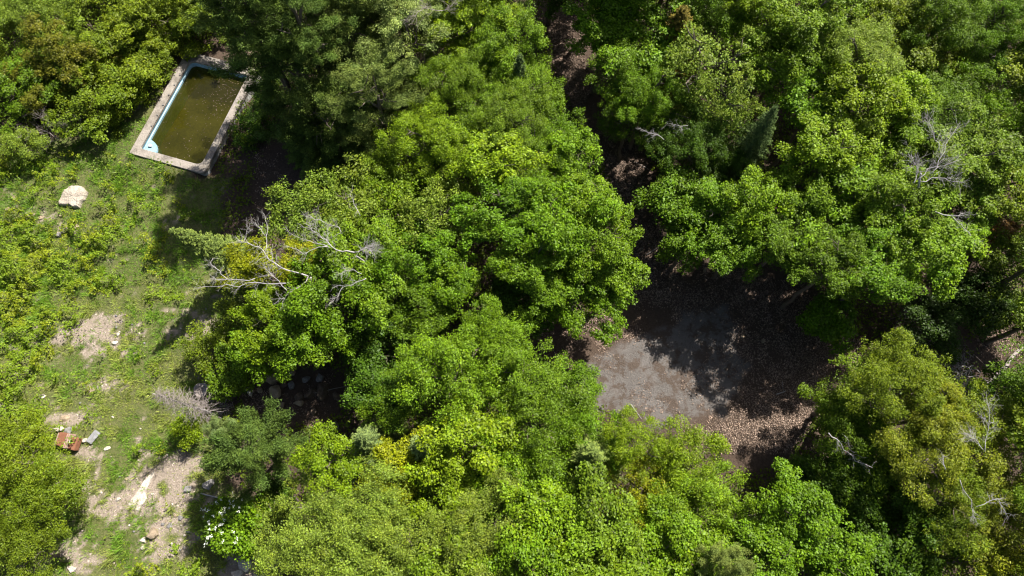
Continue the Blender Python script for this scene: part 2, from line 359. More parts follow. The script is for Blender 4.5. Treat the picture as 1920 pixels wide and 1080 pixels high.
def trunk_mesh(name, R, limbs=9):
    """trunk for a crown whose centre is at z=1 (z is scaled by the tree's crown height)"""
    H = 5.0; paths = [wander((0, 0, -.25), (0, 0, H), .05 * R + .05, .03 * R, 8, .02)]
    for i in range(limbs):
        z0 = H - .8 * R + i * .11 * R; a = i * 2.4 + random.random() * .5; l = R * random.uniform(.5, .78); el = random.uniform(.3, .9)
        e = Vector((math.cos(a) * math.cos(el) * l, math.sin(a) * math.cos(el) * l, math.sin(el) * l * .8)); b = Vector((0, 0, z0))
        pts, rr = wander(b, b + e, .028 * R, .008, 5, .1); paths.append((pts, rr))
        for q in range(3):
            s = pts[2 + q]; e2 = Vector((random.gauss(0, 1), random.gauss(0, 1), random.uniform(0, .8))).normalized() * R * .3; paths.append(wander(s, s + e2, .012 * R, .004, 3, .12))
    V, F = tubes(paths); return mesh_from(name, [(v.x, v.y, v.z / H) for v in V], F, M_BARK, True)

SIZES = (1.25, 1.7, 2.2, 2.9)
CROWNS = {}
for st_, sizes, nv in (('maple', SIZES, 2), ('fine', SIZES, 2), ('spray', (2.0,), 1), ('droop', (1.7, 2.2), 1), ('olive', (1.9, 2.5), 1)):
    CROWNS[st_] = [(R, [broad_crown('%s_crown' % st_, R, st_) for _ in range(nv)]) for R in sizes]
CROWNS['pine'] = [(R, [pine_crown('pine_crown', R)]) for R in (2.2, 3.2)]
CROWNS['bush'] = [(R, [broad_crown('bush_crown', R, 'maple')]) for R in (.7, 1.0)]
CROWNS['bushfine'] = [(R, [broad_crown('bush_crown', R, 'fine')]) for R in (.7, 1.0)]
TRUNKS = {R: trunk_mesh('trunk', R) for R in (.8, 1.25, 1.7, 2.2, 2.9)}
SPR = [(7.0, 1.15, spruce_crown('spruce_crown', 7.0, 1.15)), (7.0, 1.9, spruce_crown('spruce_crown', 7.0, 1.9)), (6.0, 2.0, spruce_crown('spruce_crown', 6, 2.0))]
def cone_trunk(H):
    V, F = tubes([([Vector((0, 0, -.3)), Vector((0, 0, H * .5)), Vector((0, 0, H * .97))], [.13, .08, .015])], 7); return mesh_from('trunk', V, F, M_BARK, True)
SPT = [cone_trunk(h) for h, _, _ in SPR]

# albedo of each look (linear); dark, and deep in the hollows, include shade
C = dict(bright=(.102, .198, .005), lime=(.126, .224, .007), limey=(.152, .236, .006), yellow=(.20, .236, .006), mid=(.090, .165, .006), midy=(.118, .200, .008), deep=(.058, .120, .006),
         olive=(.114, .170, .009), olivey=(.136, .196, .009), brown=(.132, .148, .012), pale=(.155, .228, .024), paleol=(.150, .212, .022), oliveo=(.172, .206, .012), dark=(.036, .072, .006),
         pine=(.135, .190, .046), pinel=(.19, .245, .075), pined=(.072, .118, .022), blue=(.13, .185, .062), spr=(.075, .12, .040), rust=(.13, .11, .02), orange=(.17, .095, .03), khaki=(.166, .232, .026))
KIND = dict(maple='maple_tree', fine='broadleaf_tree', spray='broadleaf_tree', droop='broadleaf_tree', olive='broadleaf_tree', pine='pine_tree', bush='shrub', bushfine='shrub', spruce='spruce_tree')
cnt = [0]
HS = {}
def tree(kind, px, py, rpx, H, col, label, group=None, name=None, cat=None):
    cnt[0] += 1; i = cnt[0]
    if kind == 'spruce': return spruce(px, py, rpx, H, col, label, group)
    H = H * HS.get(group, 1.0) * (random.uniform(.86, 1.12) if H > 5 else 1)
    rm0 = metres(rpx, at(px, py, H * .7)); zc = max(H - .62 * rm0, .45 * rm0)
    p = at(px, py, zc + .25 * rm0); Rm = metres(rpx, p) * 1.12; g = gz(p.x, p.y); zc = zc - .0
    lst = CROWNS[kind]; R0, vs = min(lst, key=lambda t: abs(math.log(t[0] / Rm))); s = Rm / R0
    t = empty(name or KIND[kind], (p.x, p.y, g), (i * 2.17) % 6.28)
    cr = link('crown', vs[i % len(vs)], t); cr.location = (0, 0, zc - g); cr.scale = (s, s, s * (1 if i % 3 else 1.12)); cr.scale.x *= random.uniform(.86, 1.2); cr.scale.y *= random.uniform(.86, 1.2)
    c = C[col]; jr = random.uniform(.9, 1.1); cr.color = (c[0] * jr * random.uniform(.95, 1.05), c[1] * jr, c[2] * jr, 1)
    tr = link('trunk', TRUNKS[min(TRUNKS, key=lambda k: abs(k - Rm))], t); tr.scale = (s, s, zc - g)
    tag(t, label, cat or ('shrub' if 'bush' in kind else 'tree'), group); return t
def spruce(px, py, rpx, H, col, label, group=None, base=None, v=None):
    cnt[0] += 1; i = cnt[0]
    tip = at(px, py, H); Rm = metres(rpx, at(px, py, H * .5)); v = i % 3 if v is None else v; h0, r0, me = SPR[v]
    b = Vector((tip.x, tip.y, 0)) if base is None else at(*base); b.z = gz(b.x, b.y)
    t = empty('spruce_tree', b); t.rotation_mode = 'QUATERNION'; t.rotation_quaternion = (tip - b).to_track_quat('Z', 'Y')
    cr = link('crown', me, t); cr.scale = (Rm / r0, Rm / r0, (tip - b).length / h0); cr.rotation_euler = (0, 0, i); c = C[col]; cr.color = (*c, 1)
    tr = link('trunk', SPT[v], t); tr.scale = (1, 1, (tip - b).length / h0)
    tag(t, label, 'tree', group); return t

# ------------------------------------------------------------------ the trees:   kind, px, py, radius px, height m, colour, label
G_TL = 'small olive trees around the far side of the pool'; G_PI = 'pines behind the pool'; G_ST = 'trees of the strip left of the dark path'; G_CE = 'maples in the middle of the wood'
G_LC = 'trees of the lower middle canopy'; G_BO = 'trees along the bottom edge'; G_LR = 'olive trees of the lower right'; G_RI = 'trees right of the dark path'; G_TR = 'canopy trees of the upper right'
T = [
 # top left
 ('fine', 45, 30, 88, 7, 'pale', 'pale green leafy tree filling the top left corner', G_TL),
 ('maple', 22, 150, 78, 6, 'mid', 'green broadleaf tree on the left edge, above the bare brush', G_TL),
 ('maple', 112, 120, 78, 6.6, 'brown', 'brownish olive tree between the left edge and the pool', G_TL),
 ('maple', 190, 45, 85, 7, 'olive', 'olive tree on the top edge, second from the pale corner tree', G_TL),
 ('maple', 282, 35, 82, 7, 'olivey', 'yellowish olive tree at the top edge above the pool corner', G_TL),
 ('maple', 368, 10, 55, 6.5, 'olive', 'small olive tree squeezed between yellowish tree and dark pine', G_TL),
 ('maple', 165, 170, 68, 5.4, 'olive', 'low dark olive tree behind the bare brush', G_TL),
 ('maple', 238, 130, 68, 5.6, 'olivey', 'yellow olive tree whose boughs reach the pool coping', G_TL),
 ('maple', 195, 205, 42, 3.2, 'olive', 'low olive shrubby tree shading the grass left of the pool', G_TL),
 ('maple', 295, 115, 40, 3.6, 'olive', 'small olive tree touching the far left pool corner', G_TL),
 # pines
 ('pine', 465, 25, 80, 14.2, 'pined', 'dark pine on the top edge directly behind the pool', G_PI),
 ('pine', 425, -70, 95, 16.4, 'pined', 'tall dark pine behind the pool, standing past the top edge', G_PI),
 ('pine', 525, -45, 105, 15, 'pined', 'tall dark pine behind the pool, mostly cut by the top edge', G_PI),
 ('pine', 625, -60, 110, 11.5, 'pine', 'tall grey-green pine cut by the top edge, between two others', G_PI),
 ('pine', 730, -50, 100, 10.5, 'pine', 'tall grey-green pine cut by the top edge, nearest the bare twigs', G_PI),
 ('pine', 545, 110, 105, 9.5, 'pined', 'dark green pine overhanging the right side of the pool', G_PI),
 ('pine', 640, 60, 130, 11, 'pine', 'tallest grey-green pine with broad plumes', G_PI),
 ('pine', 765, 60, 110, 10.5, 'pinel', 'pale grey-green pine beside the bare twigs at the top edge', G_PI),
 ('pine', 700, 165, 95, 9.5, 'pine', 'grey-green pine in front of the tallest one', G_PI),
 ('pine', 600, 200, 75, 8, 'pined', 'small dark pine above the bare brown ground', G_PI),
 ('spruce', 655, 165, 66, 7, 'pined', 'dark narrow spruce at the foot of the big pines', G_PI),
 ('spruce', 560, 190, 70, 5, 'pined', 'small dark spruce on the edge of the bare brown ground', G_PI),
 # strip left of path
 ('maple', 885, 45, 82, 8.5, 'limey', 'lime green maple on the top edge left of the dark path', G_ST),
 ('fine', 950, 50, 56, 8, 'lime', 'lime green tree at the upper end of the dark path', G_ST),
 ('fine', 845, 145, 62, 8, 'midy', 'yellowish green tree next to the grey-green pines', G_ST),
 ('fine', 930, 140, 66, 8, 'lime', 'lime tree just left of the narrow green spruce', G_ST),
 ('spruce', 975, 100, 44, 7.6, 'spr', 'narrow green spruce poking through the lime canopy'),
 ('fine', 998, 160, 50, 7.5, 'lime', 'light green tree leaning over the path, right of the narrow spruce', G_ST),
 ('fine', 875, 225, 72, 8, 'midy', 'yellow-green fine-leaved tree below the pale pine', G_ST),
 ('fine', 795, 255, 68, 7.6, 'limey', 'yellow-lime tree where the pines end', G_ST),
 ('fine', 965, 225, 66, 8, 'midy', 'light yellow-green tree at the middle of the strip', G_ST),
 ('fine', 1036, 235, 54, 7.6, 'bright', 'green tree on the edge of the dark path, second in its row', G_ST),
 ('maple', 1080, 297, 54, 7.6, 'lime', 'light green tree where the path bends', G_ST),
 ('maple', 930, 300, 62, 8.6, 'limey', 'vivid yellow-green tree in the middle of the strip', G_ST),
 ('fine', 1005, 320, 66, 7.8, 'lime', 'soft green tree between the vivid yellow-green one and the path', G_ST),
 ('fine', 850, 315, 62, 7.4, 'olive', 'sparse olive tree left of the vivid yellow-green one', G_ST),
 ('fine', 735, 315, 52, 7, 'midy', 'yellow-green tree above the pale drooping maple', G_ST),
 ('maple', 1120, 375, 56, 8, 'lime', 'light green maple at the narrowest part of the path', G_ST),
 ('maple', 1032, -28, 42, 4.5, 'deep', 'dark low tree added to cover the lit upper end of the path at the top edge', G_ST),  # added dark crown, stands in for shade at the path's upper end
 # centre
 ('droop', 575, 395, 72, 7.6, 'pale', 'pale drooping-leaved tree jutting over the bare brown ground', G_CE),
 ('droop', 655, 395, 72, 8.2, 'pale', 'pale drooping tree under the bare grey limbs', G_CE),
 ('droop', 735, 385, 78, 8.4, 'midy', 'pale green drooping tree in the middle of the wood', G_CE),
 ('droop', 820, 400, 76, 8.2, 'khaki', 'khaki green drooping tree left of the big bright maples', G_CE),
 ('maple', 950, 395, 72, 9, 'bright', 'bright green maple crown topmost of the big central cluster', G_CE),
 ('maple', 1040, 410, 82, 9.5, 'bright', 'large bright green maple heading the central cluster', G_CE),
 ('maple', 1125, 455, 76, 9, 'lime', 'light green maple bulging over the path above the clearing', G_CE),
 ('maple', 1138, 520, 64, 8.0, 'lime', 'light green maple with its boughs over the leaf-strewn clearing edge', G_CE),
 ('maple', 1080, 550, 72, 7.6, 'bright', 'green maple lowest right of the central cluster', G_CE),
 ('maple', 995, 480, 75, 8.2, 'bright', 'bright maple in the heart of the central cluster', G_CE),
 ('maple', 970, 560, 62, 6, 'deep', 'shaded deep green maple at the foot of the central cluster', G_CE),
 ('maple', 775, 475, 88, 8.8, 'bright', 'bright green maple below the khaki drooping tree', G_CE),
 ('maple', 850, 525, 58, 8, 'bright', 'green maple at the small dark gap left of the central cluster', G_CE),
 ('maple', 680, 490, 82, 8.4, 'midy', 'yellow-green maple right of the bare grey limbs', G_CE),
 ('maple', 610, 545, 82, 7.8, 'bright', 'bright maple below the bare grey limbs', G_CE),
 ('maple', 760, 580, 88, 7.8, 'mid', 'broad green maple in the lower middle of the wood', G_CE),
 ('maple', 512, 605, 68, 6.8, 'limey', 'yellow-green maple on the meadow side of the wood', G_CE),
 ('maple', 578, 632, 58, 6.4, 'lime', 'lime maple above the rock pile', G_CE),
 ('maple', 463, 492, 40, 7.2, 'yellow', 'small yellow crown beside the leaning spruce', G_CE),
 ('maple', 553, 490, 36, 7.4, 'yellow', 'small yellow crown between the two bare limbs', G_CE),
 ('maple', 708, 655, 72, 6.4, 'deep', 'deep green maple right of the rock pile', G_CE),
 ('maple', 470, 655, 42, 5, 'lime', 'little lime green tree over the shaded shrubs at the meadow edge', G_CE),
 # lower middle
 ('fine', 915, 650, 88, 8.4, 'lime', 'round lime green tree below the small dark gap', G_LC),
 ('fine', 840, 700, 72, 7.8, 'lime', 'lime green tree left of the round lime one', G_LC),
 ('fine', 980, 700, 64, 7.8, 'midy', 'yellow-green tree at the left tip of the asphalt', G_LC),
 ('fine', 1062, 748, 58, 6.0, 'bright', 'green tree overlapping the lit asphalt', G_LC),
 ('fine', 775, 745, 66, 6.8, 'mid', 'mid green tree above the pale blue spruces', G_LC),
 ('fine', 900, 765, 70, 7.6, 'bright', 'bright green fine-leaved tree in the lower middle', G_LC),
 ('fine', 1010, 790, 74, 7.6, 'mid', 'green tree left of the sprawling grey-green spruce', G_LC),
 ('fine', 1105, 812, 56, 6.2, 'bright', 'green tree at the lower corner of the asphalt', G_LC),
 ('maple', 722, 748, 48, 5.6, 'deep', 'dark green tree in the shade above the first blue spruce', G_LC),
 ('maple', 622, 862, 62, 7, 'limey', 'vivid lime maple left of the pale blue spruces', G_LC),
 ('spruce', 672, 818, 75, 6.8, 'blue', 'pale blue-green spruce left of its twin', 'blue-green spruces'),
 ('spruce', 785, 832, 75, 6.8, 'blue', 'pale blue-green spruce above the yellow maple', 'blue-green spruces'),
 ('spruce', 690, 866, 42, 6, 'blue', 'small blue-green spruce tip between lime and yellow maples', 'blue-green spruces'),
 ('maple', 755, 885, 58, 6.8, 'yellow', 'yellow maple just below the blue-green spruces', G_LC),
 ('maple', 872, 845, 74, 7.8, 'limey', 'lime maple right of the blue-green spruces', G_LC),
 ('maple', 950, 860, 66, 7.8, 'lime', 'light green maple, next right of the lime one', G_LC),
 ('maple', 820, 935, 58, 6.8, 'limey', 'yellow-lime maple above the bottom khaki trees', G_LC),
 ('maple', 905, 925, 62, 7.2, 'bright', 'green maple below the lime ones', G_LC),
 ('maple', 1010, 900, 62, 7, 'bright', 'green maple left of the black gap in the canopy', G_LC),
 ('spruce', 1115, 848, 95, 7.4, 'pine', 'sprawling grey-green spruce in the lower middle canopy'),
 ('fine', 1205, 835, 62, 7.6, 'limey', 'yellow-lime tree below the asphalt', G_LC),
 ('fine', 1285, 865, 62, 7.4, 'limey', 'yellow-lime tree below the pink leaf litter', G_LC),
 ('fine', 1205, 915, 70, 7.8, 'yellow', 'yellowest fine-leaved tree of the lower middle', G_LC),
 ('fine', 1315, 945, 72, 7.8, 'lime', 'lime tree right of the yellowest one', G_LC),
 ('fine', 1395, 975, 56, 7, 'lime', 'lime tree bordering the deep green shaded ones', G_LC),
 # bottom
 ('olive', 690, 975, 95, 8, 'khaki', 'khaki green tree with pointed boughs, topmost at the bottom edge', G_BO),
 ('olive', 590, 1020, 90, 8, 'khaki', 'khaki green tree beside the white-flowered shrub', G_BO),
 ('olive', 770, 1035, 90, 8, 'khaki', 'khaki tree on the bottom edge next to the pale green canopy', G_BO),
 ('olive', 670, 1085, 80, 8, 'khaki', 'khaki tree cut by the bottom edge', G_BO),
 ('fine', 915, 1015, 82, 8.6, 'paleol', 'pale green tree right of the khaki ones', G_BO),
 ('maple', 1035, 975, 80, 8.8, 'lime', 'light green maple just below the black gap', G_BO),
 ('maple', 1140, 985, 78, 8.8, 'midy', 'light green maple below the sprawling spruce', G_BO),
 ('maple', 870, 1085, 75, 8.4, 'midy', 'yellow-green tree on the bottom edge right of the khaki ones', G_BO),
 ('maple', 990, 1070, 80, 8.6, 'lime', 'light green maple on the bottom edge, left of two', G_BO),
 ('maple', 1110, 1075, 80, 8.6, 'midy', 'yellow-green maple in the middle of the bottom edge', G_BO),
 ('maple', 1230, 1030, 84, 8.4, 'lime', 'lime maple above the bottom edge, left of the small grey-green pine', G_BO),
 ('pine', 1372, 1055, 42, 8, 'pine', 'small grey-green pine top on the bottom edge'),
 ('maple', 1330, 1065, 60, 7.6, 'lime', 'lime maple behind the small bottom-edge pine', G_BO),
 ('maple', 1450, 1050, 66, 7.8, 'bright', 'green maple right of the small bottom-edge pine', G_BO),
 ('maple', 1485, 965, 66, 7.4, 'bright', 'green maple lowest before the shaded hollow', G_BO),
 ('maple', 1560, 1035, 72, 7.4, 'bright', 'glossy green maple on the bottom edge below the shaded hollow', G_BO),
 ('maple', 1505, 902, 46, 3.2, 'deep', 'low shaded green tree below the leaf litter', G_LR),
 ('maple', 1585, 910, 70, 4.8, 'deep', 'green tree coloured deep for the shaded hollow under the fallen limb', G_LR),  # shadow of the hollow is put into the crown colour
 ('maple', 1665, 960, 76, 5.4, 'deep', 'green tree coloured deep for the shaded hollow, right of the first', G_LR),  # crown colour carries the hollow's shadow here too
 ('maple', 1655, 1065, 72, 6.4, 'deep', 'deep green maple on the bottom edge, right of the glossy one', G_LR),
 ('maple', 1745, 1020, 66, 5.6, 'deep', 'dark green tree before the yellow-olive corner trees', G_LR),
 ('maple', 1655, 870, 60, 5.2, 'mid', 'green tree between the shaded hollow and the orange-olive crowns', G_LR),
 # lower right
 ('fine', 1598, 745, 68, 5.2, 'midy', 'yellow-green tree overhanging the pink leaf litter', G_LR),
 ('fine', 1680, 720, 82, 8.4, 'olivey', 'yellow-olive tree below the grey brush', G_LR),
 ('fine', 1625, 815, 70, 6.6, 'mid', 'green tree behind the fallen white limb', G_LR),
 ('fine', 1760, 770, 78, 8.6, 'oliveo', 'orange-olive crown, highest of the lower right', G_LR),
 ('fine', 1745, 860, 70, 8.2, 'oliveo', 'orange-olive crown below the highest one', G_LR),
 ('fine', 1855, 785, 66, 7.8, 'olivey', 'yellow-olive tree with bare white twigs in its top', G_LR),
 ('fine', 1865, 875, 74, 8, 'oliveo', 'orange-tinted olive tree on the right edge', G_LR),
 ('fine', 1800, 945, 66, 7.4, 'olive', 'olive tree in the lower right, left of the edge trees', G_LR),
 ('fine', 1895, 970, 66, 7.6, 'oliveo', 'olive tree on the right edge near the bottom corner', G_LR),
 ('fine', 1830, 1050, 76, 7.6, 'olivey', 'yellow-olive tree on the bottom edge near the corner', G_LR),
 ('fine', 1915, 1065, 60, 7.4, 'oliveo', 'orange-olive tree filling the bottom right corner', G_LR),
 # right block
 ('maple', 1135, 40, 58, 7.4, 'bright', 'green tree on the top edge right of the dark path', G_RI),
 ('maple', 1195, 50, 76, 8, 'bright', 'green tree on the top edge, second right of the path', G_RI),
 ('fine', 1162, 130, 56, 7.2, 'mid', 'green tree lining the right side of the path', G_RI),
 ('fine', 1215, 165, 66, 7.4, 'bright', 'bright-leaved tree beside the sparse pale crown', G_RI),
 ('fine', 1182, 215, 48, 6.2, 'mid', 'green tree right of the path, just above its bend', G_RI),
 ('spruce', 1285, 10, 95, 8, 'rust', 'rusty brown conifer near the top edge'),
 ('spray', 1325, 110, 84, 8.4, 'paleol', 'sparse pale olive crown showing its branches', G_RI),
 ('spray', 1370, 190, 66, 7.8, 'khaki', 'sparse khaki crown left of the dark spruce', G_RI),
 ('fine', 1270, 210, 46, 6, 'khaki', 'thin khaki tree with bare twigs above the round green crown', G_RI),
 ('fine', 1310, 255, 82, 7.6, 'deep', 'round smooth deep green crown left of the dark spruce', G_RI),
 ('spruce', 1458, 196, 62, 8.6, 'spr', 'dark blue-green spruce casting a pointed shadow'),
 ('maple', 1258, 350, 42, 5.4, 'mid', 'low green tree at the right side of the path', G_RI),
 ('maple', 1285, 385, 60, 6.4, 'mid', 'green tree below the round smooth crown', G_RI),
 ('maple', 1290, 450, 46, 5, 'mid', 'low green tree at the top left of the clearing', G_RI),
 ('maple', 1355, 400, 66, 7.4, 'bright', 'bright maple in front of the spruce shadow', G_RI),
 ('maple', 1425, 365, 60, 7.6, 'lime', 'lime maple tips just below the spruce shadow', G_RI),
 ('maple', 1390, 450, 52, 6, 'mid', 'green maple overhanging the top of the clearing', G_RI),
 ('maple', 1480, 440, 70, 7.8, 'mid', 'green maple at the upper right of the clearing', G_RI),
 ('maple', 1520, 350, 76, 8, 'midy', 'yellow-green maple below and right of the dark spruce', G_RI),
 ('maple', 1600, 400, 86, 8.8, 'lime', 'broad maple with round leafy clumps, above the clearing', G_RI),
 ('maple', 1700, 380, 86, 9, 'midy', 'broad yellow-green maple under the bare grey twigs', G_RI),
 ('maple', 1760, 460, 62, 7.6, 'lime', 'maple with its boughs over the black shaded gap', G_RI),
 ('maple', 1570, 490, 72, 8.2, 'mid', 'green maple leaning over the lit litter', G_RI),
 ('maple', 1660, 500, 76, 8, 'bright', 'bright maple at the right of the clearing', G_RI),
 ('bush', 1556, 600, 38, 2.4, 'bright', 'sunlit green shrub on the leaf litter at the clearing edge'),
 # top right
 ('fine', 1345, 15, 58, 7.8, 'mid', 'green tree on the top edge right of the rusty conifer', G_TR),
 ('maple', 1430, 25, 70, 8.4, 'limey', 'lime tree on the top edge, above the sparse crowns', G_TR),
 ('maple', 1520, 20, 68, 8.2, 'midy', 'yellow-green tree on the top edge, left of the narrow black gap', G_TR),
 ('maple', 1610, 25, 64, 8.4, 'olivey', 'olive-lime tree on the top edge, right of the narrow black gap', G_TR),
 ('maple', 1700, 10, 62, 8.4, 'olivey', 'yellowish tree on the top edge, third from the right corner', G_TR),
 ('fine', 1790, 15, 66, 8, 'mid', 'green tree on the top edge, next to the corner one', G_TR),
 ('fine', 1885, 20, 66, 8, 'bright', 'green tree filling the top right corner', G_TR),
 ('maple', 1440, 110, 62, 8, 'midy', 'yellow-green tree right of the sparse pale crown', G_TR),
 ('maple', 1510, 110, 62, 8.2, 'lime', 'lime tree in the second row, left of the narrow black gap', G_TR),
 ('fine', 1610, 100, 66, 8.4, 'khaki', 'khaki tree in the second row below the black gap', G_TR),
 ('maple', 1700, 90, 66, 8, 'olivey', 'yellow-tinted tree in the second row, upper right', G_TR),
 ('maple', 1785, 110, 56, 7.2, 'olivey', 'yellowish tree left of the dark notch near the corner', G_TR),
 ('fine', 1875, 120, 64, 7, 'mid', 'green tree on the right edge below the corner tree', G_TR),
 ('maple', 1530, 195, 60, 7.6, 'bright', 'green tree right of the dark blue-green spruce', G_TR),
 ('maple', 1610, 180, 64, 8.4, 'limey', 'tree with small golden yellow tufts', G_TR),
 ('maple', 1690, 175, 62, 8.4, 'limey', 'yellowest crown of the upper right', G_TR),
 ('fine', 1765, 200, 66, 8, 'mid', 'green tree above the bare grey twigs', G_TR),
 ('fine', 1850, 195, 62, 7.8, 'midy', 'yellow-green tree left of the right-edge olive one', G_TR),
 ('fine', 1915, 225, 56, 7.6, 'olivey', 'olive tree on the right edge, fourth from the corner', G_TR),
 ('maple', 1560, 270, 56, 7.6, 'limey', 'lime tree with a dark hollow on its right', G_TR),
 ('maple', 1645, 270, 66, 8.4, 'midy', 'yellow-green maple left of the bare grey twigs', G_TR),
 ('maple', 1735, 280, 66, 8.2, 'midy', 'yellow-green maple around the bare grey twigs', G_TR),
 ('maple', 1830, 290, 70, 8, 'midy', 'yellow-green maple right of the bare grey twigs', G_TR),
 ('maple', 1900, 330, 60, 7.6, 'olivey', 'yellowish maple on the right edge above the rusty bush', G_TR),
 ('maple', 1835, 385, 56, 6.4, 'mid', 'green maple beside the crooked white branch', G_TR),
 # right edge hollow
 ('bush', 1888, 440, 34, 3.2, 'orange', 'withered orange-brown bush at the right edge'),
 ('maple', 1895, 490, 50, 4.8, 'olive', 'olive tree on the right edge at the shaded hollow', G_RI),
 ('maple', 1830, 560, 62, 4, 'dark', 'tree coloured very dark for the shade of the right hollow', G_RI),  # near-black crown colour imitates the shade of the hollow
 ('maple', 1745, 600, 52, 3.4, 'dark', 'low tree coloured dark for the shade behind the grey brush', G_RI),  # same shade colour as the tree above
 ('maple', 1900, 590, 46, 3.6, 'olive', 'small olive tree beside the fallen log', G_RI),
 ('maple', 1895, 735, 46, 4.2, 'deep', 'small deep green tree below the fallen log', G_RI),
 # meadow
 ('pine', 455, 838, 70, 5.6, 'pined', 'dark short pine below the dead spruce at the meadow edge'),
 ('pine', 410, 808, 30, 6.2, 'blue', 'pale grey-green young pine top in front of the dark short pine'),
 ('bushfine', 350, 803, 24, 1.3, 'limey', 'small yellow-green shrub at the foot of the short pine'),
 ('bushfine', 395, 650, 42, 2.2, 'olive', 'olive shrub at the meadow edge above the round stump'),
 ('bush', 430, 695, 40, 2.0, 'mid', 'green shrub between the olive shrub and rock pile'),
 ('bushfine', 470, 560, 46, 3, 'olive', 'dark olive shrub in shade below the bare fan of branches'),
 ('bushfine', 508, 985, 46, 2.4, 'khaki', 'greyish green shrub right of the white-flowered one'),
 ('bush', 515, 930, 30, 1.4, 'deep', 'dark green shrub by the fallen poles'),
 ('fine', 22, 868, 64, 3.4, 'olivey', 'yellow-green bush on the left edge below the rusty box', 'yellow-green bushes on the left edge'),
 ('fine', 88, 915, 46, 3, 'olive', 'yellow-olive bush bulging furthest into the meadow', 'yellow-green bushes on the left edge'),
 ('fine', 30, 965, 66, 3.4, 'olivey', 'yellow-green bush on the left edge, second from the corner', 'yellow-green bushes on the left edge'),
 ('fine', 40, 1045, 56, 3.2, 'olive', 'yellow-green bush nearest the bottom left corner', 'yellow-green bushes on the left edge'),
 ('bushfine', 40, 265, 30, 1.8, 'pale', 'small pale shrub at the left edge beside the bare brush'),
 ('bushfine', 500, 185, 30, 1.4, 'deep', 'low green shrub against the right outer wall of the pool'),
 ('bushfine', 470, 240, 32, 1.0, 'deep', 'low dark shrub right of the pool near its middle'),
]
HS.update({G_ST: .84, G_CE: .8, G_LC: .85, G_BO: .9, G_LR: .9, G_RI: .86, G_TL: .5, G_PI: .78})
for t in T: tree(*t)
spruce(318, 430, 52, 7.0, 'pine', 'grey-green spruce leaning towards the meadow, over its edge', None, (475, 505), 0)
# wood going on beyond the frame, with unseen trees added for their shade
for px in range(-160, 2200, 120):
    tree('fine' if (px // 120) % 2 else 'maple', px, -95 + (px * 7) % 40, 80, (6.5 if 960 < px < 1130 else 10 if 900 < px < 1400 else 8) if px > 560 else 3.4, ('mid', 'lime', 'olive')[(px // 120) % 3], 'unseen tree added beyond the edges of the picture for its shade', 'forest trees beyond the picture')  # unseen; heights shaped to keep the pool sunny and the path shaded
for px in [p for p in range(700, 2100, 120) if not 980 < p < 1170]: tree('maple', px, -230, 85, 12 if 1050 < px < 1450 else 8, 'midy', 'unseen tree added beyond the edges of the picture for its shade', 'forest trees beyond the picture')  # second row added for shade, tallest where it darkens the path
for px, py, H in ((1185, -75, 8), (1235, -170, 11.5), (1120, -150, 7)): tree('maple', px, py, 78, H, 'mid', 'unseen tree added beyond the edges of the picture for its shade', 'forest trees beyond the picture')  # added shadow casters for the sunny upper end of the path
for py in range(0, 1200, 115):
    tree('maple' if (py // 115) % 2 else 'fine', 2015, py, 76, 8, ('mid', 'olivey', 'midy')[(py // 115) % 3], 'unseen tree added beyond the edges of the picture for its shade', 'forest trees beyond the picture')
for px in range(620, 2000, 130):
    tree('maple', px, 1200, 80, 8, 'midy', 'unseen tree added beyond the edges of the picture for its shade', 'forest trees beyond the picture')
for px, py in ((-90, 40), (-90, 150), (-80, 880), (-80, 1000)): tree('fine', px, py, 75, 3.4, 'olivey', 'unseen tree added beyond the edges of the picture for its shade', 'forest trees beyond the picture')

# ------------------------------------------------------------------ dead trees and limbs
def twiggy(path, r, n, ln, paths, depth=1):
    k = len(path)
    for _ in range(n):
        f = random.uniform(.2, .98) * (k - 1); i = int(f); p = path[i].lerp(path[min(i + 1, k - 1)], f - i); t = (path[min(i + 1, k - 1)] - path[max(i - 1, 0)]).normalized()
        d = (t * .8 + Vector((random.gauss(0, 1), random.gauss(0, 1), random.gauss(0, .5))) * .6).normalized(); l = ln * random.uniform(.4, 1.1)
        pts, rr = wander(p, p + d * l, r * .5, r * .15, 4, .14); paths.append((pts, rr))
        if depth > 0: twiggy(pts, r * .5, max(2, min(4, n // 3)), l * .5, paths, depth - 1)
def limb(pts_px, r0, r1, tw=6, ln=.8, depth=1, zs=1.0):
    r0 *= .55; r1 *= .5; tw = int(tw * 3.6)
    P = [at(x, y, z * zs) for x, y, z in pts_px]; pts = [P[0]]
    for a, b in zip(P, P[1:]):
        for s in (.33, .66, 1): pts.append(a.lerp(b, s) + Vector((random.gauss(0, 1), random.gauss(0, 1), random.gauss(0, 1))) * .055 * (b - a).length)
    k = len(pts); rad = [r0 + (r1 - r0) * i / (k - 1) for i in range(k)]; out = [(pts, rad)]; twiggy(pts, max(r0 * .42, .010), tw, ln, out, depth); return out
def Z5(x, y): return 300 + x / 4.5, 340 + y / 4.5
def dead_tree(name, label, cat, limbs, trunk=None, mat=None, part='branch'):
    """limbs: list of tube lists, trunk: (base px, top px, z)"""
    mat = mat or M_DEAD
    p0 = limbs[0][0][0][0]; b = onground(*trunk[0]) if trunk else Vector((p0.x, p0.y, gz(p0.x, p0.y)))
    t = empty(name, b)
    def put(nm, paths):
        V, F = tubes(paths); me = mesh_from(nm, [v - b for v in V], F, mat, True); link(nm, me, t)
    if trunk: put('trunk', [wander(b - Vector((0, 0, .2)), trunk[1], trunk[2], trunk[2] * .5, 8, .03)])
    for L in limbs: put(part, L)
    tag(t, label, cat); return t
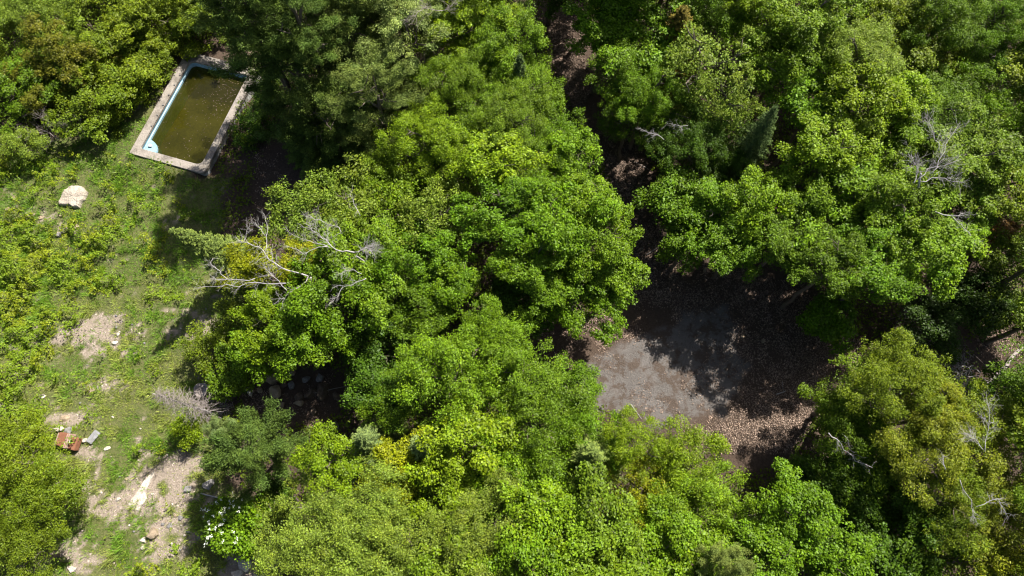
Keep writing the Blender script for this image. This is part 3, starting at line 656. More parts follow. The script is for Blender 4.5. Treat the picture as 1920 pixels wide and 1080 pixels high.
def zl(pts, z0, z1, r0=.05, r1=.015, **k):
    n = len(pts); return limb([(*Z5(*p), z0 + (z1 - z0) * i / (n - 1)) for i, p in enumerate(pts)], r0, r1, zs=.85, **k)
A = [zl([(1250, 800), (1060, 745), (940, 680), (880, 590), (790, 540), (660, 490)], 7.6, 7.9, .07, .02, tw=9),
     zl([(1250, 800), (1180, 890), (1080, 940), (980, 1030)], 7.6, 7.8, .05, .015, tw=5, ln=.6),
     zl([(1080, 930), (1000, 850), (880, 725)], 7.8, 8, .04, .012, tw=5),
     zl([(1060, 860), (900, 860), (660, 870), (440, 888), (270, 900)], 7.6, 6.6, .05, .012, tw=8, ln=.6),
     zl([(800, 820), (570, 830), (440, 825)], 7.3, 6.9, .045, .015, tw=7, ln=.6),
     zl([(575, 830), (500, 750), (425, 695), (445, 640)], 7.1, 7, .035, .012, tw=5, ln=.5),
     zl([(890, 590), (905, 450), (895, 350), (870, 270)], 7.8, 8.2, .035, .012, tw=3, ln=.6),
     zl([(885, 460), (850, 400), (790, 350)], 8, 8.2, .025, .01, tw=4, ln=.5),
     zl([(710, 520), (730, 440), (757, 370)], 7.9, 8.1, .025, .01, tw=4, ln=.45),
     zl([(950, 670), (945, 600), (952, 530)], 7.9, 8.2, .022, .01, tw=2, ln=.3)]
dead_tree('dead_tree', 'bare grey dead tree spreading fan-like over the yellow crowns to the meadow', 'tree', A, ((620, 560), at(*Z5(1250, 800), 7.6 * .85), .1))
B = [zl([(1640, 600), (1480, 570), (1400, 500), (1330, 440), (1210, 350)], 9, 9.2, .065, .015, tw=9),
     zl([(1530, 430), (1500, 385), (1350, 330), (1230, 290)], 9, 9.2, .035, .015, tw=9, ln=.6),
     zl([(1420, 550), (1200, 590), (1080, 540)], 9, 8.9, .035, .012, tw=5, ln=.6),
     zl([(1420, 550), (1300, 510), (1180, 480), (1060, 380)], 9.1, 9, .03, .01, tw=5, ln=.6),
     zl([(1690, 290), (1640, 190), (1610, 80)], 9, 9.3, .03, .01, tw=4, ln=.5),
     zl([(1700, 780), (1590, 750), (1500, 790)], 8.8, 8.8, .03, .01, tw=6, ln=.5),
     zl([(1740, 820), (1610, 860), (1450, 890)], 8.8, 8.6, .04, .012, tw=4, ln=.5),
     zl([(1540, 890), (1500, 960), (1450, 1020)], 8.6, 8.4, .03, .01, tw=4, ln=.4)]
B.append(zl([(1640, 600), (1740, 560), (1790, 590)], 9, 9.3, .045, .02, tw=16, ln=.7))
dead_tree('dead_tree', 'bare grey limbs rising through the pale drooping trees in mid wood', 'tree', B, ((750, 560), at(*Z5(1640, 600), 9 * .85), .09))
def Z3(x, y, ox=1280, oy=0): return ox + x / 3, oy + y / 3
def z3(pts, z0, z1, r0, r1, ox=1280, oy=0, **k):
    n = len(pts); return limb([(*Z3(*p, ox, oy), z0 + (z1 - z0) * i / (n - 1)) for i, p in enumerate(pts)], r0, r1, **k)
D = [z3([(1300, 1030), (1330, 960), (1290, 870)], 9, 9.5, .05, .012, tw=8), z3([(1320, 1010), (1420, 930), (1560, 900)], 9, 9.4, .04, .012, tw=8), z3([(1330, 1020), (1460, 1010), (1560, 1030)], 9, 9.2, .04, .012, tw=7),
     z3([(1390, 980), (1460, 870), (1540, 700)], 9.2, 9.5, .03, .01, tw=10), z3([(1440, 850), (1410, 740), (1390, 650)], 9.3, 9.6, .025, .01, tw=8)]
dead_tree('dead_tree', 'bare grey twiggy tree top sticking out of the upper right canopy', 'tree', D, ((1690, 430), at(*Z3(1320, 1020), 9), .09))
D = [z3([(1420, 110), (1510, 130), (1560, 190), (1610, 230), (1655, 300)], 8.4, 7.8, .045, .012, oy=360, tw=5, ln=.5), z3([(1510, 130), (1600, 125)], 8.3, 8.2, .03, .01, oy=360, tw=4, ln=.5)]
dead_tree('bare_branch', 'crooked white bare branch hanging over the dark hollow by the right edge', 'branch', D)
D = [z3([(820, 275), (890, 340), (950, 410), (1060, 470)], 5.6, 5.4, .05, .03, oy=720, tw=5, ln=.6), z3([(910, 290), (950, 380)], 5.8, 5.5, .02, .01, oy=720, tw=2, ln=.4)]
dead_tree('bare_branch', 'white bare fallen limb lying on green boughs below the leaf litter', 'branch', D)
D = [z3([(1700, 380), (1715, 250), (1720, 90)], 9.4, 9.8, .03, .01, oy=720, tw=8), z3([(1690, 370), (1650, 310), (1600, 290)], 9.4, 9.6, .025, .01, oy=720, tw=8, ln=.6)]
dead_tree('bare_branch', 'thin white bare twigs in the orange-olive tree tops on the right', 'branch', D)
D = [z3([(1480, 480), (1460, 400)], 9.4, 9.6, .035, .015, oy=720, tw=3, ln=.4), z3([(1560, 540), (1620, 640), (1650, 760)], 8.6, 8, .03, .012, oy=720, tw=5, ln=.5), z3([(1650, 690), (1760, 640), (1830, 750)], 8, 8, .025, .01, oy=720, tw=6, ln=.5)]
dead_tree('bare_branch', 'short bare limbs in the dark crack between the orange-olive crowns', 'branch', D)
D = [limb([(830, 20, 10.6), (800, 12, 10.8), (775, 30, 10.9)], .03, .01, 9, .7), limb([(830, 20, 10.6), (850, 5, 10.8)], .025, .01, 6, .6)]
dead_tree('bare_branch', 'grey bare twigs on the top edge beside the pale pine', 'branch', D, None, M_DEADD)
D = [limb([(1245, 262, 6.6), (1225, 252, 6.6), (1195, 240, 6.6)], .03, .012, 5, .5), limb([(1290, 235, 7.0), (1250, 232, 7)], .02, .01, 4, .5)]
dead_tree('bare_branch', 'white bare stick with twigs near the bend of the path', 'branch', D)
# brush at left edge
D = [limb([(112, 262, .8), (85, 245, 1.3), (45, 250, 1.6), (25, 262, 1.5)], .05, .015, 9, .9), limb([(112, 262, .8), (90, 235, 1.6), (80, 215, 2)], .04, .015, 7, .8), limb([(150, 258, .8), (135, 240, 1.5), (120, 232, 1.6)], .04, .015, 8, .8), limb([(158, 255, .8), (152, 230, 1.6), (140, 215, 1.9)], .035, .012, 7, .7), limb([(112, 262, .8), (90, 268, 1), (60, 280, .8)], .03, .012, 5, .7)]
dead_tree('dead_shrub', 'bare curved brush in shade at the upper left meadow edge', 'dead shrub', D, None, M_DEADD)
# grey brush right
def brush(label, px, py, pxr, n, mat, rad=.02, h=1.0, ln=1.6):
    b = onground(px, py); t = empty('brush_pile', b); out = []
    for _ in range(n):
        a = random.uniform(-1, 1); q = random.uniform(-1, 1); c = Vector((a * pxr[0], q * pxr[1] + a * pxr[2], random.uniform(.1, h)))
        d = Vector((random.gauss(0, 1), random.gauss(0, 1), random.gauss(0, .35))).normalized() * ln * random.uniform(.3, .7)
        pts, rr = wander(c - d, c + d, rad * random.uniform(.5, 1.3), rad * .35, 6, .16); out.append((pts, rr)); twiggy(pts, rad * .6, 3, ln * .35, out, 0)
    V, F = tubes(out, 4); link('twigs', mesh_from('twigs', V, F, mat, True), t); tag(t, label, 'brush'); return t
brush('heap of long grey dead twigs fanned beside the right shaded hollow', 1735, 655, (1.6, .6, -.9), 42, M_DEADD)
brush('tangle of pale curled dead twigs, lower end of the grey brush', 1793, 715, (.5, .8, 0), 30, M_DEAD, .02, .7, 1.0)
brush('low pinkish grey heap of dead twigs right of the dead spruce', 405, 765, (.9, .4, -.1), 40, M_DEADD, .014, .5, .9)
# dead spruce
tip = at(290, 738, 5.4); b = onground(408, 778); H = (tip - b).length
t = empty('dead_spruce', b); q = (tip - b).to_track_quat('Z', 'Y'); t.rotation_mode = 'QUATERNION'; t.rotation_quaternion = q
V, F = tubes([wander((0, 0, -.2), (0, 0, H), .08, .012, 8, .01)]); link('trunk', mesh_from('trunk', V, F, M_DEAD, True), t)
out = []
for i in range(150):
    z = H * (.15 + .84 * (i / 150)); l = (1 - z / H) ** .7 * 1.15 + .12; a = i * 2.4; d = Vector((math.cos(a), math.sin(a), random.uniform(-.1, .5))).normalized()
    pts, rr = wander((0, 0, z), d * l * random.uniform(.6, 1.1) + Vector((0, 0, z)), .014, .006, 4, .12); out.append((pts, rr)); twiggy(pts, .014, 5, .32, out, 0)
V, F = tubes(out, 3); link('branches', mesh_from('branches', V, F, M_DEADD, True), t)
tag(t, 'dead grey needleless spruce leaning over the meadow above the short pine', 'tree')

# logs and poles on the ground
def log(label, p0, p1, r, mat, name='fallen_log', stubs=3, zoff=.05):
    a = onground(*p0); c = onground(*p1); t = empty(name, a); a2 = Vector((0, 0, r + zoff)); c2 = c - a + Vector((0, 0, r + zoff))
    pts, rr = wander(a2, c2, r, r * .6, 9, .012); V, F = tubes([(pts, rr)], 8); link('stem', mesh_from('stem', V, F, mat, True), t)
    for _ in range(stubs):
        i = random.randrange(2, 8); d = Vector((random.gauss(0, 1), random.gauss(0, 1), .5)).normalized()
        V, F = tubes([wander(pts[i], pts[i] + d * random.uniform(.2, .6), r * .4, r * .15, 3, .1)], 5); link('stub', mesh_from('stub', V, F, mat, True), t)
    tag(t, label, 'log' if 'log' in name else 'stick'); return t
log('pale fallen log slanting across the lit litter by the right edge', (1830, 742), (1925, 640), .13, M_DEADD)
log('long thin grey pole on the ground from meadow to flowering shrub', (378, 925), (470, 948), .035, M_DEAD, 'fallen_pole')
log('brown fallen pole ending at the khaki tree, right of the flowering shrub', (470, 948), (545, 965), .06, M_ROCKT, 'fallen_pole')
log('long thin twig across shade behind wire hoops', (440, 943), (600, 955), .02, M_DEADD, 'fallen_pole', 1)
log('thin white stick lying on the lower edge of the asphalt', (1182, 758), (1203, 786), .02, M_DEAD, 'stick', 1)
log('short pale stick on the asphalt near the leaf litter', (1455, 740), (1472, 734), .03, M_DEAD, 'stick', 1)
log('thin bare branch lying on shaded ground at the foot of the path', (1212, 478), (1250, 455), .03, M_DEADD, 'stick', 3)
log('thin brown stick crossing the path below its bend', (1190, 305), (1215, 318), .03, M_DEADD, 'stick', 2)
log('weathered stick across the rock pile', (560, 745), (660, 722), .025, M_DEADD, 'stick', 2)
# wire hoops
for k, (px, py, r) in enumerate(((512, 938, .42), (546, 946, .46))):
    b = onground(px, py); t = empty('wire_coil', b); out = []
    for q in range(5):
        rr = r * (1 - .1 * q) * random.uniform(.9, 1.05); ti = random.uniform(-.25, .25); cx, cy = random.gauss(0, .04), random.gauss(0, .04)
        pts = [Vector((cx + rr * math.cos(a), cy + rr * math.sin(a) * .8, .12 + .04 * q + ti * rr * math.cos(a))) for a in [i * 6.2832 / 26 for i in range(24 + q)]]
        out.append((pts, [.009] * len(pts)))
    V, F = tubes(out, 5); link('wire', mesh_from('wire', V, F, M_GALV, True), t)
    tag(t, ('coil of grey wire in shade, the one nearer the pine', 'coil of grey wire in shade, the one nearer the khaki tree')[k], 'wire', 'coils of wire')

# ------------------------------------------------------------------ rocks
import bmesh
def rock_mesh(seed, sx, sy, sz, mat, flat=.3, cuts=9, sub=4):
    rs = random.Random(seed); bm = bmesh.new(); bmesh.ops.create_icosphere(bm, subdivisions=sub, radius=1)
    pl = []
    for _ in range(cuts):
        n = Vector((rs.gauss(0, 1), rs.gauss(0, 1), rs.gauss(0, .8))).normalized(); pl.append((n, rs.uniform(.42, .82)))
    pl.append((Vector((rs.gauss(0, .08), rs.gauss(0, .08), 1)).normalized(), 1 - flat))
    for v in bm.verts:
        p = v.co.copy()
        for n, d in pl:
            e = p.dot(n) - d
            if e > 0: p -= n * e * .92
        nz = float(fbm(p.x * 2.3 + seed, p.y * 2.3 + p.z * 1.7, seed, 3)) - .5
        p *= 1 + nz * .34; v.co = Vector((p.x * sx, p.y * sy, p.z * sz))
    me = bpy.data.meshes.new('rock'); bm.to_mesh(me); bm.free(); me.materials.append(mat); me.polygons.foreach_set('use_smooth', [True] * len(me.polygons)); return me
def rock(label, px, py, sx, sy, sz, rz, mat, seed, name='rock', group=None, flat=.3, up=.3, sub=4, cat='rock'):
    b = onground(px, py); me = rock_mesh(seed, sx, sy, sz, mat, flat, 9, sub); o = link(name, me); o.location = b + Vector((0, 0, sz * up)); o.rotation_euler = (0, 0, rz); tag(o, label, cat, group); return o
def slab(name, label, cat, outline, h, mat, seed, sub=3, top=None):
    P = [onground(*q) for q in outline]; c = sum(P, Vector()) / len(P); bm = bmesh.new()
    lv = [(1.04, -.15), (1.03, h * .45), (.97, h * .85), (.88, h), (.55, h * 1.04), (.2, h * 1.03)]; rs = []
    pts = []
    for i, p in enumerate(P):
        q = P[(i + 1) % len(P)]
        for k in range(4): pts.append(p.lerp(q, k / 4) - c)
    for sc, z in lv:
        rs.append([bm.verts.new((v.x * sc + (float(fbm(v.x * 5 + z * 3, v.y * 5, seed, 3)) - .5) * .09, v.y * sc + (float(fbm(v.x * 5, v.y * 5 + z * 3, seed + 3, 3)) - .5) * .09, z + (float(fbm(v.x * sc * 3.4, v.y * sc * 3.4, seed + 5, 3)) - .5) * .2 * (z > 0) + v.x * .04)) for v in pts])
    n = len(pts)
    for a_, b_ in zip(rs, rs[1:]):
        for i in range(n): bm.faces.new((a_[i], a_[(i + 1) % n], b_[(i + 1) % n], b_[i]))
    bm.faces.new(rs[-1]); me = bpy.data.meshes.new(name); bm.to_mesh(me); bm.free(); me.materials.append(mat)
    o = link(name, me); o.location = (c.x, c.y, gz(c.x, c.y)); tag(o, label, cat); return o
slab('boulder', 'large flat pale boulder in the grass below the pool', 'boulder', [(113, 380), (118, 371), (125, 359), (138, 352), (157, 353), (165, 361), (161, 375), (153, 383), (151, 391), (140, 391), (133, 386), (116, 387)], .28, M_ROCKB2, 3)
slab('rock', 'long white rock ridge, narrow above and broad below, in the lower meadow', 'rock', [(275, 895), (284, 888), (291, 886), (286, 900), (278, 914), (274, 926), (276, 936), (268, 946), (262, 957), (248, 957), (241, 946), (247, 935), (258, 924), (265, 912)], .12, M_ROCKW, 8)
G = 'loose stones in the meadow'
rock('white stone on the bare patch, upper of the pair', 222, 627, .13, .16, .12, .2, M_ROCKW, 7, group=G)
rock('white stone on the bare patch, lower of the pair', 217, 642, .19, .14, .12, .1, M_ROCKW, 8, group=G)
rock('small tan stone at the left of the bare patch', 152, 640, .12, .1, .09, .4, M_ROCKT, 9, group=G)
rock('tan rounded rock at the meadow edge of the long shadow', 289, 998, .36, .30, .26, .8, M_ROCKT, 10)
rock('flat pale stone left of the tan rounded rock', 268, 1013, .24, .17, .1, .4, M_ROCKW, 11)
rock('small white stone below the tan rounded rock', 269, 1027, .16, .12, .1, .9, M_ROCKW, 12)
rock('grey stone in shade left of the fallen pole', 352, 918, .32, .20, .16, .1, M_ROCKG, 13)
rock('upright grey block in shade beside the flowering shrub', 408, 958, .18, .30, .3, .1, M_ROCKG, 14)
rock('dark grey rock under the edge of the short pine', 392, 910, .36, .3, .18, .3, M_ROCKG, 15)
rock('pale stone near the bottom of the meadow', 135, 1066, .28, .2, .12, -.2, M_ROCKW, 16)
rock('white stone on the brown bare patch at the bottom, upper one', 460, 1058, .40, .34, .18, 1.1, M_ROCKW, 17)
rock('white stone on the brown bare patch, cut by the bottom edge', 445, 1076, .32, .3, .18, .4, M_ROCKW, 18)
rock('pale stone on the brown patch, right one by the bottom edge', 488, 1078, .35, .18, .15, .2, M_ROCKW, 19)
rock('grey stone on bright dirt by the yellow shrub', 357, 840, .22, .15, .12, .3, M_ROCKG, 20)
rock('little grey stone in shadow, upper of three', 338, 970, .14, .15, .12, .3, M_ROCKG, 21)
rock('little grey stone in shadow, lower left of three', 318, 985, .15, .13, .1, .7, M_ROCKG, 22)
rock('little grey stone in shadow, lower right of three', 355, 997, .17, .12, .1, .2, M_ROCKG, 23)
rock('little pale stone in shadow near the bottom shrubs', 372, 1009, .15, .13, .1, .6, M_ROCKG, 24)
rock('small white stone left of the long white ridge', 221, 937, .16, .12, .1, .5, M_ROCKW, 25)
rock('pale stone at the left edge of the lower meadow', 110, 1005, .16, .13, .08, .6, M_ROCKW, 26)
rock('pale stone beside the dirt in the lower meadow', 123, 1002, .12, .16, .08, .6, M_ROCKW, 27)
rock('pinkish stone in the weeds left of the boulder, upper', 28, 372, .28, .2, .14, .2, M_ROCKT, 28)
rock('tan stone in the weeds at the left edge', 16, 394, .24, .16, .12, .2, M_ROCKT, 29)
rock('round stone in the weeds below left of the boulder', 61, 402, .18, .15, .14, .2, M_ROCKT, 30)
rock('tan stone right beside the round one in the weeds', 78, 409, .2, .13, .1, .5, M_ROCKT, 31)
rock('buff stone in the grass under the boulder', 143, 425, .28, .17, .09, 1, M_ROCKT, 32)
rock('dark stone half sunk in a pit in the weeds', 112, 441, .26, .18, .12, .3, M_ROCKG, 33)
rock('pale stone above the rusty box in the grass', 80, 744, .2, .13, .08, .4, M_ROCKW, 34)
rock('pinkish stone in the grass far above the rusty box', 172, 732, .28, .17, .06, .3, M_ROCKT, 35)
rock('whitish rubble block left of the rusty box, brightest', 113, 803, .30, .24, .22, -.1, M_ROCKW, 36)
rock('purplish grey rubble block touching the rusty box', 130, 810, .26, .26, .15, .4, M_ROCKG, 37)
rock('tan rubble above the white block', 122, 785, .3, .24, .12, .9, M_ROCKT, 38)
rock('cream stone at the right of the rusty box', 162, 826, .18, .18, .14, .4, M_ROCKW, 39)
rock('small stone right and below the rusty box', 201, 841, .2, .1, .08, .3, M_ROCKW, 40)
G2 = 'small stones strewn over the meadow'
for i in range(96):
    c = random.choice([(200, 950, 70, 60), (350, 870, 60, 30), (300, 1000, 60, 40), (230, 620, 70, 30), (470, 1062, 30, 18), (380, 600, 30, 20), (340, 985, 50, 40), (90, 420, 60, 40), (190, 760, 60, 60)])
    px = random.gauss(c[0], c[2] * .6); py = random.gauss(c[1], c[3] * .6)
    if py > 1085: continue
    s = random.uniform(.04, .1); b = onground(px, py)
    o = link('small_stone', rock_mesh(100 + i, s, s * random.uniform(.6, 1), s * .7, random.choice([M_ROCKW, M_ROCKW, M_ROCKT, M_ROCKG]), .3, 6, 2)); o.location = b + Vector((0, 0, s * .2))
    tag(o, 'small loose stone strewn in the meadow dirt and grass', 'stone', G2)
# rock pile
RP = [(512, 712, .42, .34, 'tan round rock topping the left of the pile', M_ROCKT), (516, 737, .42, .38, 'brown hollowed rock at the front of the pile', M_ROCKT), (546, 722, .26, .28, 'grey boulder in the middle of the pile', M_ROCKG),
      (531, 724, .2, .26, 'reddish slim rock beside the grey boulder', M_ROCKB), (546, 700, .28, .24, 'pinkish rock at the upper rim of the pile', M_ROCKT), (566, 745, .36, .26, 'dark rock low in the pile', M_ROCKB),
      (582, 740, .38, .3, 'dark brown rock right of the low one', M_ROCKB), (606, 735, .48, .34, 'largest dark brown rock of the pile', M_ROCKB), (632, 745, .32, .25, 'brown rock at the right end of the pile', M_ROCKB),
      (560, 755, .3, .22, 'brown slab at the lower rim of the pile', M_ROCKT), (575, 712, .26, .22, 'shaded grey rock behind the pile', M_ROCKG), (600, 708, .28, .24, 'shaded rock under the deep green maple', M_ROCKG),
      (470, 735, .34, .26, 'light tan rock left of the pile, in sun', M_ROCKW), (488, 731, .2, .2, 'small pink rock between the sunny one and the pile', M_ROCKT), (628, 800, .34, .26, 'grey slab just above the vivid lime maple', M_ROCKG),
      (528, 762, .22, .2, 'small buff rock below the hollowed one', M_ROCKT), (590, 770, .3, .22, 'mossy brown rock below the pile', M_ROCKB), (652, 718, .3, .24, 'dark rock furthest right of the pile', M_ROCKB)]
for i, (px, py, sx, sy, lb, mt) in enumerate(RP): rock(lb, px, py, sx, sy, min(sx, sy) * .8, i * .7, mt, 60 + i, group='rocks of the shaded pile', flat=.2, up=.45)
# clearing stones
for i, (px, py, s, lb) in enumerate(((1392, 631, .16, 'pale stone on the shaded asphalt, upper left'), (1430, 640, .16, 'pale stone on the shaded asphalt, right'), (1371, 667, .13, 'pale stone on the shaded asphalt, middle'), (1423, 680, .08, 'tiny pale stone on the shaded asphalt'), (1322, 506, .2, 'buff stone in the litter at the top of the clearing'), (1606, 718, .12, 'small pale stone under the yellow-green tree'))):
    rock(lb, px, py, s, s * .7, s * .5, i, M_ROCKT, 90 + i, sub=3)
rock('pale rock end-on by the fallen log on the right', 1842, 725, .26, .18, .16, .8, M_ROCKT, 97)

# round hollow stump
b = onground(383, 734); t = empty('tree_stump', b)
n = 22; V = []; F = []
for k, (r, z) in enumerate(((.44, -.2), (.40, .3), (.39, .42), (.35, .44), (.30, .40), (.16, .38), (.12, .3), (.0, .28))):
    for j in range(n): a = j * 6.2832 / n; q = 1 + .06 * math.sin(3 * a) + .03 * math.sin(7 * a); V.append(Vector((r * q * math.cos(a), r * q * math.sin(a), z + .02 * math.sin(5 * a + k))))
for k in range(7):
    for j in range(n): F.append((k * n + j, k * n + (j + 1) % n, (k + 1) * n + (j + 1) % n, (k + 1) * n + j))
link('wood', mesh_from('wood', V, F, M_DEADD, True), t); tag(t, 'round grey hollow-centred stump beside the dead spruce', 'stump')

# rusty sheet-metal box, lying on its side with its flange and open end
def boxmesh(name, x0, x1, y0, y1, z0, z1, mat, bev=.01):
    bm = bmesh.new(); bmesh.ops.create_cube(bm, size=1)
    for v in bm.verts: v.co = Vector(((x0 + x1) / 2 + v.co.x * (x1 - x0), (y0 + y1) / 2 + v.co.y * (y1 - y0), (z0 + z1) / 2 + v.co.z * (z1 - z0)))
    if bev: bmesh.ops.bevel(bm, geom=list(bm.edges), offset=bev, segments=2, affect='EDGES')
    me = bpy.data.meshes.new(name); bm.to_mesh(me); bm.free(); me.materials.append(mat); return me
b = onground(133, 826); t = empty('rusty_box', b + Vector((0, 0, .05)), R_(-22))
t.rotation_euler = (R_(9), R_(-7), R_(-14))
link('body', boxmesh('body', -.42, .18, -.33, .33, 0, .42, M_RUST, .02), t)
link('lid', boxmesh('lid', .26, .66, -.38, .24, .0, .30, M_RUST, .015), t)
for x in (.085, .185): link('flange', boxmesh('flange', x, x + .045, -.36, .36, -.01, .455, M_RUSTL, .008), t)
link('end_strip', boxmesh('end_strip', -.455, -.423, -.3, .3, .05, .44, M_RUSTL, .006), t)
link('bracket', boxmesh('bracket', .26, .33, -.06, .10, .302, .36, M_PLAST, .006), t)
tag(t, 'rusty orange sheet-metal box with pale flanges, lying in the rubble', 'metal box')
o = link('metal_sheet', boxmesh('metal_sheet', -.34, .34, -.16, .16, -.012, .012, M_GALV, .005)); o.location = onground(178, 820) + Vector((0, 0, .16)); o.rotation_euler = (.5, .1, 1.05)
tag(o, 'bent grey metal sheet in the grass right of the rusty box', 'metal sheet')

# ------------------------------------------------------------------ pool
CWs = dict(l=.5, r=.44, f=.6, n=.5)
t = empty('swimming_pool', (pcen.x, pcen.y, 0)); t.rotation_euler = (0, 0, math.atan2(ps.y, ps.x))   # local x = short axis, y = long axis
hw, hl = PW / 2, PL / 2
def rrect(x0, x1, y0, y1, rad, n=7):
    pts = []
    for (cx, cy, a0, r) in ((x1 - rad[0], y1 - rad[0], 0, rad[0]), (x0 + rad[1], y1 - rad[1], 90, rad[1]), (x0 + rad[2], y0 + rad[2], 180, rad[2]), (x1 - rad[3], y0 + rad[3], 270, rad[3])):
        for i in range(n + 1): a = R_(a0 + 90 * i / n); pts.append((cx + r * math.cos(a), cy + r * math.sin(a)))
    return pts
outer = rrect(-hw, hw, -hl, hl, (.05, .05, .05, .3)); inner = rrect(-hw + CWs['l'], hw - CWs['r'], -hl + CWs['n'], hl - CWs['f'], (.12, .35, .12, .35))
N_ = len(outer)
def rings(levels, close_last=False):
    V = []; F = []
    for pts, z in levels: V += [Vector((x, y, z)) for x, y in pts]
    for k in range(len(levels) - 1):
        for j in range(N_): a = k * N_ + j; b2 = k * N_ + (j + 1) % N_; F.append((a, b2, b2 + N_, a + N_))
    if close_last: F.append(tuple((len(levels) - 1) * N_ + j for j in range(N_)))
    return V, F
def off(pts, d):
    cx = sum(p[0] for p in pts) / N_; cy = sum(p[1] for p in pts) / N_; L_ = [(x + d * (1 if x > cx else -1), y + d * (1 if y > cy else -1)) for x, y in pts]; return L_
V, F = rings([(off(outer, -.06), PZ - .2), (outer, PZ - .19), (outer, PZ - .015), (off(outer, -.015), PZ), (off(inner, .015), PZ), (inner, PZ - .015), (inner, PZ - .14), (off(inner, .05), PZ - .14)])
for v in V: v.z += (float(fbm(v.x * 1.1 + 40, v.y * 1.1, 4, 3)) - .5) * .05
link('coping', mesh_from('coping', V, F, M_CONC), t)
V, F = rings([(off(outer, -.05), PZ - .17), (off(outer, -.05), -1.6)])
M_WALL = simple_mat('flaking_white_wall', (.22, .20, .18), (.55, .56, .56), 3, bump=.5, lo=.45, hi=.58); link('outer_wall', mesh_from('outer_wall', V, [f[::-1] for f in F], M_WALL), t)
V, F = rings([(off(inner, .03), PZ - .145), (off(inner, .03), PZ - .30), (off(inner, -.03), PZ - .33), (off(inner, -.03), -2.2)], True)
link('basin', mesh_from('basin', V, F, M_BLUE), t)
# algae bottom: shallow towards the near left corner
M_ALG = simple_mat('algae_sediment', (.12, .10, .012), (.26, .215, .022), .9, rough=.9, bump=.2)
ix0, ix1, iy0, iy1 = -hw + CWs['l'], hw - CWs['r'], -hl + CWs['n'], hl - CWs['f']
V = []; F = []; a_, b_ = 14, 22
for j in range(b_ + 1):
    for i in range(a_ + 1):
        x = ix0 + (ix1 - ix0) * i / a_; y = iy0 + (iy1 - iy0) * j / b_; V.append(Vector((x, y, -.75 - .75 * (i / a_) * .8 - .35 * (j / b_) + (float(fbm(x * 1.3 + 9, y * 1.3, 2)) - .5) * .25)))
for j in range(b_):
    for i in range(a_): q = j * (a_ + 1) + i; F.append((q, q + 1, q + a_ + 2, q + a_ + 1))
link('silted_bottom', mesh_from('silted_bottom', V, F, M_ALG, True), t)
# corner step
V = []; F = []; n = 12; rs = .82; x0, y0 = ix0 + .01, iy0 + .01
for z in (-.4, PZ - .30, ):
    V.append(Vector((x0, y0, z)))
    for i in range(n + 1): a = R_(90 * i / n); V.append(Vector((x0 + rs * math.cos(a), y0 + rs * math.sin(a), z)))
m_ = n + 2
for i in range(1, n + 1): F.append((m_, m_ + i, m_ + i + 1)); F.append((i, i + 1, m_ + i + 1, m_ + i))
link('corner_step', mesh_from('corner_step', V, F, M_BLUE), t)
link('skimmer', boxmesh('skimmer', .35, .57, iy1 - .20, iy1 - .032, PZ - .34, PZ - .15, M_BLUE, .01), t)
for i, y in enumerate(np.linspace(iy0 + 1.6, iy1 - 1.2, 6)): link('fixing', boxmesh('fixing', ix0 - .11, ix0 - .015, y - .03, y + .03, PZ + .02, PZ + .06, M_ROCKG, .005), t)
tag(t, 'abandoned in-ground swimming pool with concrete rim, blue walls and murky water', 'swimming pool')
WZ = PZ - .45
mw, nt, out = newmat('murky_water')
tcw = nd(nt, 'ShaderNodeTexCoord').outputs['Object']
tr = nd(nt, 'ShaderNodeBsdfTransparent'); tr.inputs[0].default_value = (.44, .46, .15, 1)
df = nd(nt, 'ShaderNodeBsdfDiffuse'); wc = mixc(nt, ramp(nt, noise(nt, tcw, .6, 4), .35, .65), (.026, .025, .004), (.044, .040, .008)); nt.links.new(wc, df.inputs[0])
mx = nd(nt, 'ShaderNodeMixShader'); mx.inputs[0].default_value = .45; nt.links.new(tr.outputs[0], mx.inputs[1]); nt.links.new(df.outputs[0], mx.inputs[2])
gl = nd(nt, 'ShaderNodeBsdfGlossy'); gl.inputs['Roughness'].default_value = .06; fr = nd(nt, 'ShaderNodeFresnel'); fr.inputs[0].default_value = 1.38
bp = nd(nt, 'ShaderNodeBump'); bp.inputs['Strength'].default_value = .15; bp.inputs['Distance'].default_value = .02; nt.links.new(noise(nt, tcw, 3, 3), bp.inputs['Height']); nt.links.new(bp.outputs[0], gl.inputs['Normal'])
mx2 = nd(nt, 'ShaderNodeMixShader'); nt.links.new(fr.outputs[0], mx2.inputs[0]); nt.links.new(mx.outputs[0], mx2.inputs[1]); nt.links.new(gl.outputs[0], mx2.inputs[2]); nt.links.new(mx2.outputs[0], out.inputs[0])
wpts = off(inner, -.034)
o = link('water', mesh_from('water', [Vector((x, y, 0)) for x, y in wpts], [tuple(range(N_))], mw)); o.location = (pcen.x, pcen.y, WZ); o.rotation_euler = t.rotation_euler; tag(o, kind='structure')
